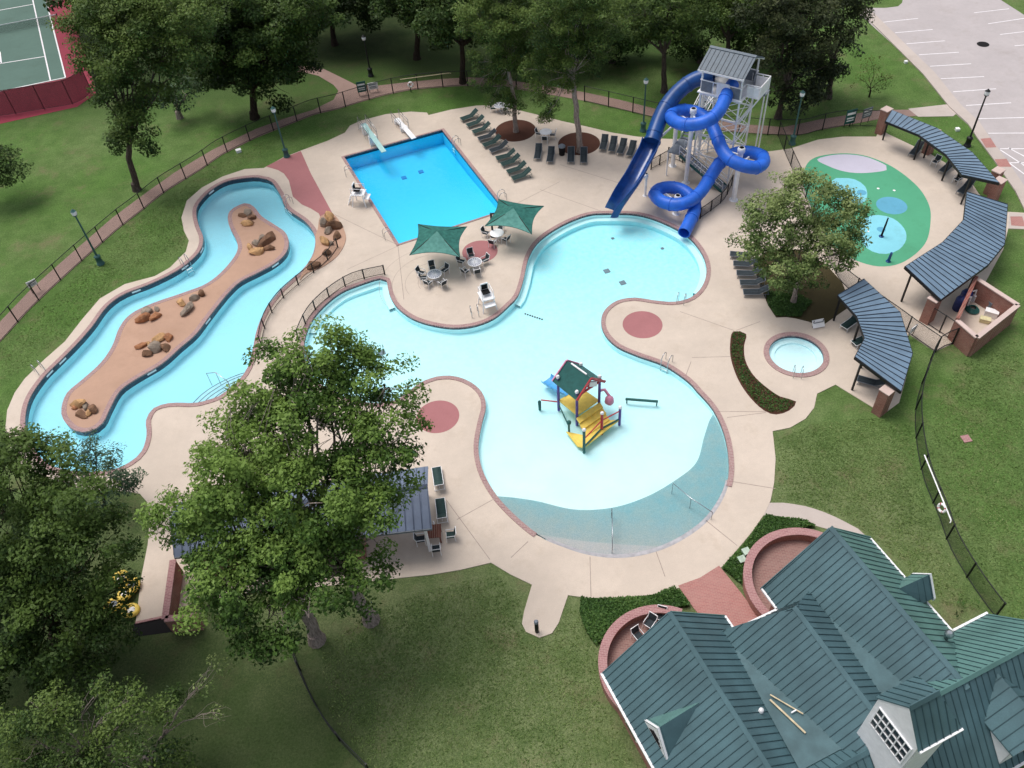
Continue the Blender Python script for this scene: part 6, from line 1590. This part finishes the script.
# yellow inflatable rings piled beside the service walk
for i, (px, py, z, r_, lab) in enumerate(((123,582,.35,.62,'upper left yellow inflatable ring in the pile beside the service walk'),(133,588,.25,.6,'yellow inflatable ring with a grey centre at the right of the pile'),(127,596,.3,.55,'yellow inflatable ring in the middle of the pile'),(115,607,.25,.6,'yellow inflatable ring half hidden by leaves at the lower left of the pile'),(132,612,.2,.55,'lowest yellow inflatable ring in the pile'))):
    p = U(px, py); t = thing('inflatable_ring', lab, 'inflatable ring', (p.x, p.y, z), 0, 'yellow inflatable rings')
    m = MB(); m.tube([(.7*r_*math.cos(k*PI/12), .7*r_*math.sin(k*PI/12), .1*math.sin(k*PI/12 + i)) for k in range(24)], .15, YELLOW, 10, closed=True); m.build('tube', t, local=True)
    m = MB(); m.lathe([(.02,-.02),(.7*r_-.1,-.03),(.7*r_-.1,.0),(.02,.02)], GREY if i % 2 else WHITE, n=18); m.build('centre', t, local=True)
p = U(881, 237); t = thing('spray_post', 'slender dark blue spray post on the near pale disc of the splash pad', 'spray post', (p.x, p.y, ZD), 0, 'spray posts')
m = MB(); m.lathe([(.2,0),(.2,.06),(.1,.08)], CHUTEB, n=12); m.build('base', t, local=True)
m = MB(); m.tube([(0,0,.05),(.06,.0,1.1),(.1,.02,1.9)], [.09,.08,.06], DARK, 8); m.build('post', t, local=True)
p = U(888, 262); t = thing('spray_post', 'short blue spray post at the near rim of the splash pad', 'spray post', (p.x, p.y, ZD), 0, 'spray posts')
m = MB(); m.lathe([(.2,0),(.2,.06),(.12,.08)], CHUTEB, n=12); m.build('base', t, local=True)
m = MB(); m.tube([(0,0,.05),(.05,.0,.9)], [.13,.1], CHUTEB, 8); m.build('post', t, local=True)
# ------------------------------------------------------------------ boulders
def boulder(p, s, mat, seed, lab, group, zb=.09):
    rg = random.Random(seed); m = MB(); n, k = 14, 9; vs = []
    planes = [Vector((rg.gauss(0,1), rg.gauss(0,1), rg.gauss(.2,.7))).normalized() for _ in range(10)]
    cut = [rg.uniform(.42, .8) for _ in planes]; sx, sy, sz = s
    for i in range(k + 1):
        th = PI * i / k
        for j in range(n):
            ph_ = 2*PI*j/n; v = Vector((math.sin(th)*math.cos(ph_), math.sin(th)*math.sin(ph_), math.cos(th)))
            r = 1.0
            for q, c in zip(planes, cut):
                d = v.dot(q)
                if d > 1e-3: r = min(r, c/d)
            vs.append((v.x*r*sx, v.y*r*sy, v.z*r*sz))
    fs = [(i*n+j, i*n+(j+1) % n, (i+1)*n+(j+1) % n, (i+1)*n+j) for i in range(k) for j in range(n)]
    fs = [f[::-1] for f in fs]
    m.add(vs, fs, mat)
    o = m.build('boulder', None, loc=(p.x, p.y, zb + sz*.45), rz=rg.uniform(0, 6.28), local=True)
    tag(o, lab, 'boulder', group)
CL = [('the cluster at the upper tip of the island', [(243,217,.5,2,'leftmost'),(248,214,.6,3,'topmost'),(253,219,.6,2,'rightmost'),(247,226,.7,0,'pale lowest'),(251,223,.4,2,'middle')]),
      ('the big cluster in the upper island bend', [(268,242,1.0,2,'large dark rightmost'),(258,246,.7,3,'leftmost grey'),(257,254,.85,0,'orange lowest'),(269,250,.7,2,'lower right'),(262,239,.5,3,'topmost'),(250,249,.5,0,'outlying left')]),
      ('the cluster by the middle of the island', [(202,296,.6,2,'rightmost'),(196,300,.6,3,'middle brown'),(182,304,.65,0,'leftmost tan'),(189,310,.85,3,'lowest grey')]),
      ('the small reddish cluster left of the island middle', [(157,310,.45,3,'topmost'),(147,313,.6,3,'upper left'),(156,318,.75,1,'right'),(144,321,.75,1,'rust red lowest')]),
      ('the wide cluster at the broad part of the island', [(158,341,.75,0,'topmost tan'),(170,339,.75,1,'rightmost'),(142,348,.6,1,'leftmost'),(155,350,.8,3,'grey middle'),(165,349,.65,2,'right middle'),(147,356,.6,2,'lowest'),(150,346,.45,0,'small tan')]),
      ('the cluster at the lower end of the island', [(80,406,.7,0,'topmost'),(87,408,.5,3,'upper middle'),(95,411,.6,2,'rightmost'),(82,416,.7,2,'lowest dark'),(90,415,.5,0,'lower right'),(76,409,.45,1,'leftmost')])]
sd_ = 0
for nm, L in CL:
    for px, py, s, ci, w in L:
        sd_ += 1; r = random.Random(sd_); boulder(U(px, py), (s*r.uniform(.9,1.25), s*r.uniform(.55,.8), s*r.uniform(.42,.6)), ROCKS[ci], sd_, '%s boulder in %s' % (w, nm), 'boulders on the lazy river island')
for px, py, s, ci, w in ((331,220,.8,0,'tan boulder at the top of the rock bed'),(325,226,.7,3,'long grey boulder at the upper left of the rock bed'),(336,228,.95,2,'largest dark boulder at the right of the rock bed'),(329,233,.6,3,'pale grey boulder in the middle of the rock bed'),(324,244,.75,0,'tan boulder at the left rim of the rock bed'),(337,238,.6,2,'dark boulder behind the railing end'),(327,255,.7,2,'brown boulder beside the railing in the rock bed'),(313,267,.8,2,'brown boulder at the lower end of the rock bed'),(331,245,.5,3,'small grey boulder in the rock bed beside the railing')):
    sd_ += 1; r = random.Random(sd_); boulder(U(px, py), (s*r.uniform(.8,1.1), s*r.uniform(.6,.8), s*r.uniform(.55,.75)), ROCKS[ci], sd_, w, 'boulders in the rock bed by the red terrace', .12)
# ------------------------------------------------------------------ play structure in the shallow pool
ps = thing('play_structure', 'water play structure with a green gabled roof, yellow decks and coloured posts', 'play structure', U(587, 415))
zf = lambda p: -.35
ZP = .75
A0, A1, A2, A3 = U(558.7,407), U(577,422), U(599,407), U(581,394.5)      # feet of the four roof posts
for (q, mt) in ((A0, PURPLE), (A1, PURPLE), (A2, PURPLE), (A3, PURPLE)):
    m = MB(); m.tube([q + Vector((0,0,-.35)), q + Vector((0,0,3.15))], .1, mt, 10); m.build('roof_post', ps)
    m = MB(); m.lathe([(.13,3.1),(.15,3.2),(.08,3.32)], WHITE, q, 10); m.build('post_cap', ps)
m = MB(); m.slab(ccw3([A0 + Vector((0,0,ZP)), A1 + Vector((0,0,ZP)), A2 + Vector((0,0,ZP)), A3 + Vector((0,0,ZP))]), .1, YELLOW); m.build('deck', ps)
dirL = (A1 - A0).normalized(); dirW = (A2 - A1).normalized()
B0, B1, B2 = U(584,449.5), U(601.6,431), U(619.5,421.6)
steps = MB(); rr0, rr1 = A1 + Vector((0,0,ZP)), A2 + Vector((0,0,ZP))
dn = ((B0 + B2)/2 - (A1 + A2)/2); dn.z = 0; dn.normalize()
for k in range(3):
    a, b = A1 + dn*(.1 + k*.5), A2 + dn*(.1 + k*.5); z = ZP - .12 - k*.17
    a = a.lerp(b, -.05); steps.slab(ccw3([Vector((a.x,a.y,z)), Vector((b.x,b.y,z)), Vector((b.x+dn.x*.5,b.y+dn.y*.5,z)), Vector((a.x+dn.x*.5,a.y+dn.y*.5,z))]), .16, YELLOW)
steps.build('steps', ps)
m = MB(); q0, q1 = A1 + dn*1.6, A2 + dn*1.6; z = .22
m.slab(ccw3([Vector((q0.x,q0.y,z)), Vector((q1.x,q1.y,z)), Vector((B2.x,B2.y,z)), Vector((B0.x,B0.y,z))]), .1, YELLOW)
e0, e1 = U(566,431), U(577.5,446); m.slab(ccw3([Vector((q0.x,q0.y,z)), Vector((B0.x,B0.y,z)), Vector((e1.x,e1.y,-.05)), Vector((e0.x,e0.y,-.05))]), .08, YELLOW)
m.build('lower_deck', ps)
for q, mt, h in ((B0, GREENP, 2.1), (B1, REDP, 1.9), (B2, PURPLE, 1.5)):
    m = MB(); m.tube([q + Vector((0,0,-.35)), q + Vector((0,0,h))], .1, mt, 10); m.build('rail_post', ps); m = MB(); m.lathe([(.13,h-.03),(.14,h+.06),(.06,h+.14)], WHITE, q, 10); m.build('post_cap', ps)
m = MB(); m.tube([B0 + Vector((0,0,1.15)), B1 + Vector((0,0,1.15)), B2 + Vector((0,0,1.15))], .045, REDP, 7); m.tube([B0 + Vector((0,0,.3)), B1 + Vector((0,0,.3)), B2 + Vector((0,0,.3))], .06, GREENP, 7); m.build('guard_rail', ps)
# roof
up = Vector((0,0,1)); r0, r1 = (A0 + A3)/2 + up*3.95, (A1 + A2)/2 + up*3.95
ex = dirL*.28; ew = dirW*.25
m = MB(); m.slab(ccw3([A0 - ex - ew + up*2.75, A1 + ex - ew + up*2.75, r1 + ex, r0 - ex]), .1, GREENP); m.slab(ccw3([A3 - ex + ew + up*2.75, A2 + ex + ew + up*2.75, r1 + ex, r0 - ex]), .1, GREENP)
m.bar(r0.lerp(r1, .1) + up*.08, r0.lerp(r1, .9) + up*.08, .1, .08, WHITE); m.build('roof', ps)
for sgn, (p0, p1, rr) in ((-1, (A0, A3, r0)), (1, (A1, A2, r1))):
    m = MB(); o_ = ex * sgn
    for q, w_ in ((p0, -ew), (p1, ew)): m.bar(q + o_ + w_ + up*2.72, rr + o_ + up*.02, .09, .18, PINK if sgn < 0 else REDP)
    m.build('gable_trim', ps)
m = MB(); m.bar(A1 + up*2.7, A2 + up*2.7, .12, .14, REDP); m.bar(A1.lerp(A2,.5) + up*2.7, r1 - up*.1, .12, .12, REDP); m.box(A1.lerp(A2,.62) + dirL*.2 + up*3.2, (.5,.12,.45), WHITE); m.build('gable_panel', ps)
m = MB(); m.tube([A2 + up*1.7 + dirW*.1, A2 + dirW*.5 + up*1.5, A2 + dirW*.55 + dirL*.5 + up*1.1, A2 + dirW*.4 + dirL*.7 + up*.5], .11, PINK, 8); m.lathe([(.1,.4),(.34,.7),(.3,1.05),(.1,1.2)], PINK, A2 + dirW*.45 + dirL*.55, 12); m.build('spray_wheel', ps)
m = MB(); m.tube([A0 + up*.55, U(541,400,.55)], .05, REDP, 7); q = U(539.5,402.5,.45); m.lathe([(.1,-.8),(.12,.1),(.05,.2)], GREENP, q, 10); m.build('water_cannon', ps)
m = MB(); q = U(569,431); m.lathe([(.08,-.35),(.08,.8),(.16,.85),(.16,1.0),(.05,1.05)], GREENP, q, 10); m.tube([q + up*.5, A0 + up*.3], .05, GREENP, 7); m.build('water_jet', ps)
bs0, bs1 = A0 + (A3-A0)*.5 + up*.75, U(546,380,.05)
m = MB(); dd = (bs1 - bs0); hh = Vector((dd.x, dd.y, 0)).normalized(); nn = Vector((-hh.y, hh.x, 0))
vs = []; NN = 10
for i in range(NN+1):
    t_ = i/NN; p = bs0.lerp(bs1, t_); p.z = .75*(1-t_)**1.6 + .02
    for o_, z_ in ((-.5,.38),(-.42,.05),(0,0),(.42,.05),(.5,.38)): vs.append(p + nn*o_ + up*z_)
m.add(vs, [(i*5+k, i*5+k+1, (i+1)*5+k+1, (i+1)*5+k) for i in range(NN) for k in range(4)], SKYB, True)
m.build('small_slide', ps)
bp = thing('water_pipe', 'thin dark green spray pipe floating at the right of the play structure', 'pipe', U(640, 400))
m = MB(); m.tube([U(625.5,399,.08), U(658,401.5,.08)], .1, GREENP, 10); m.build('pipe', bp)
for q in ((627,399),(657,401.5)): m = MB(); b_ = U(*q, .05); m.tube([b_ - up*.45, b_], .05, GREENP, 8); m.build('stand', bp)
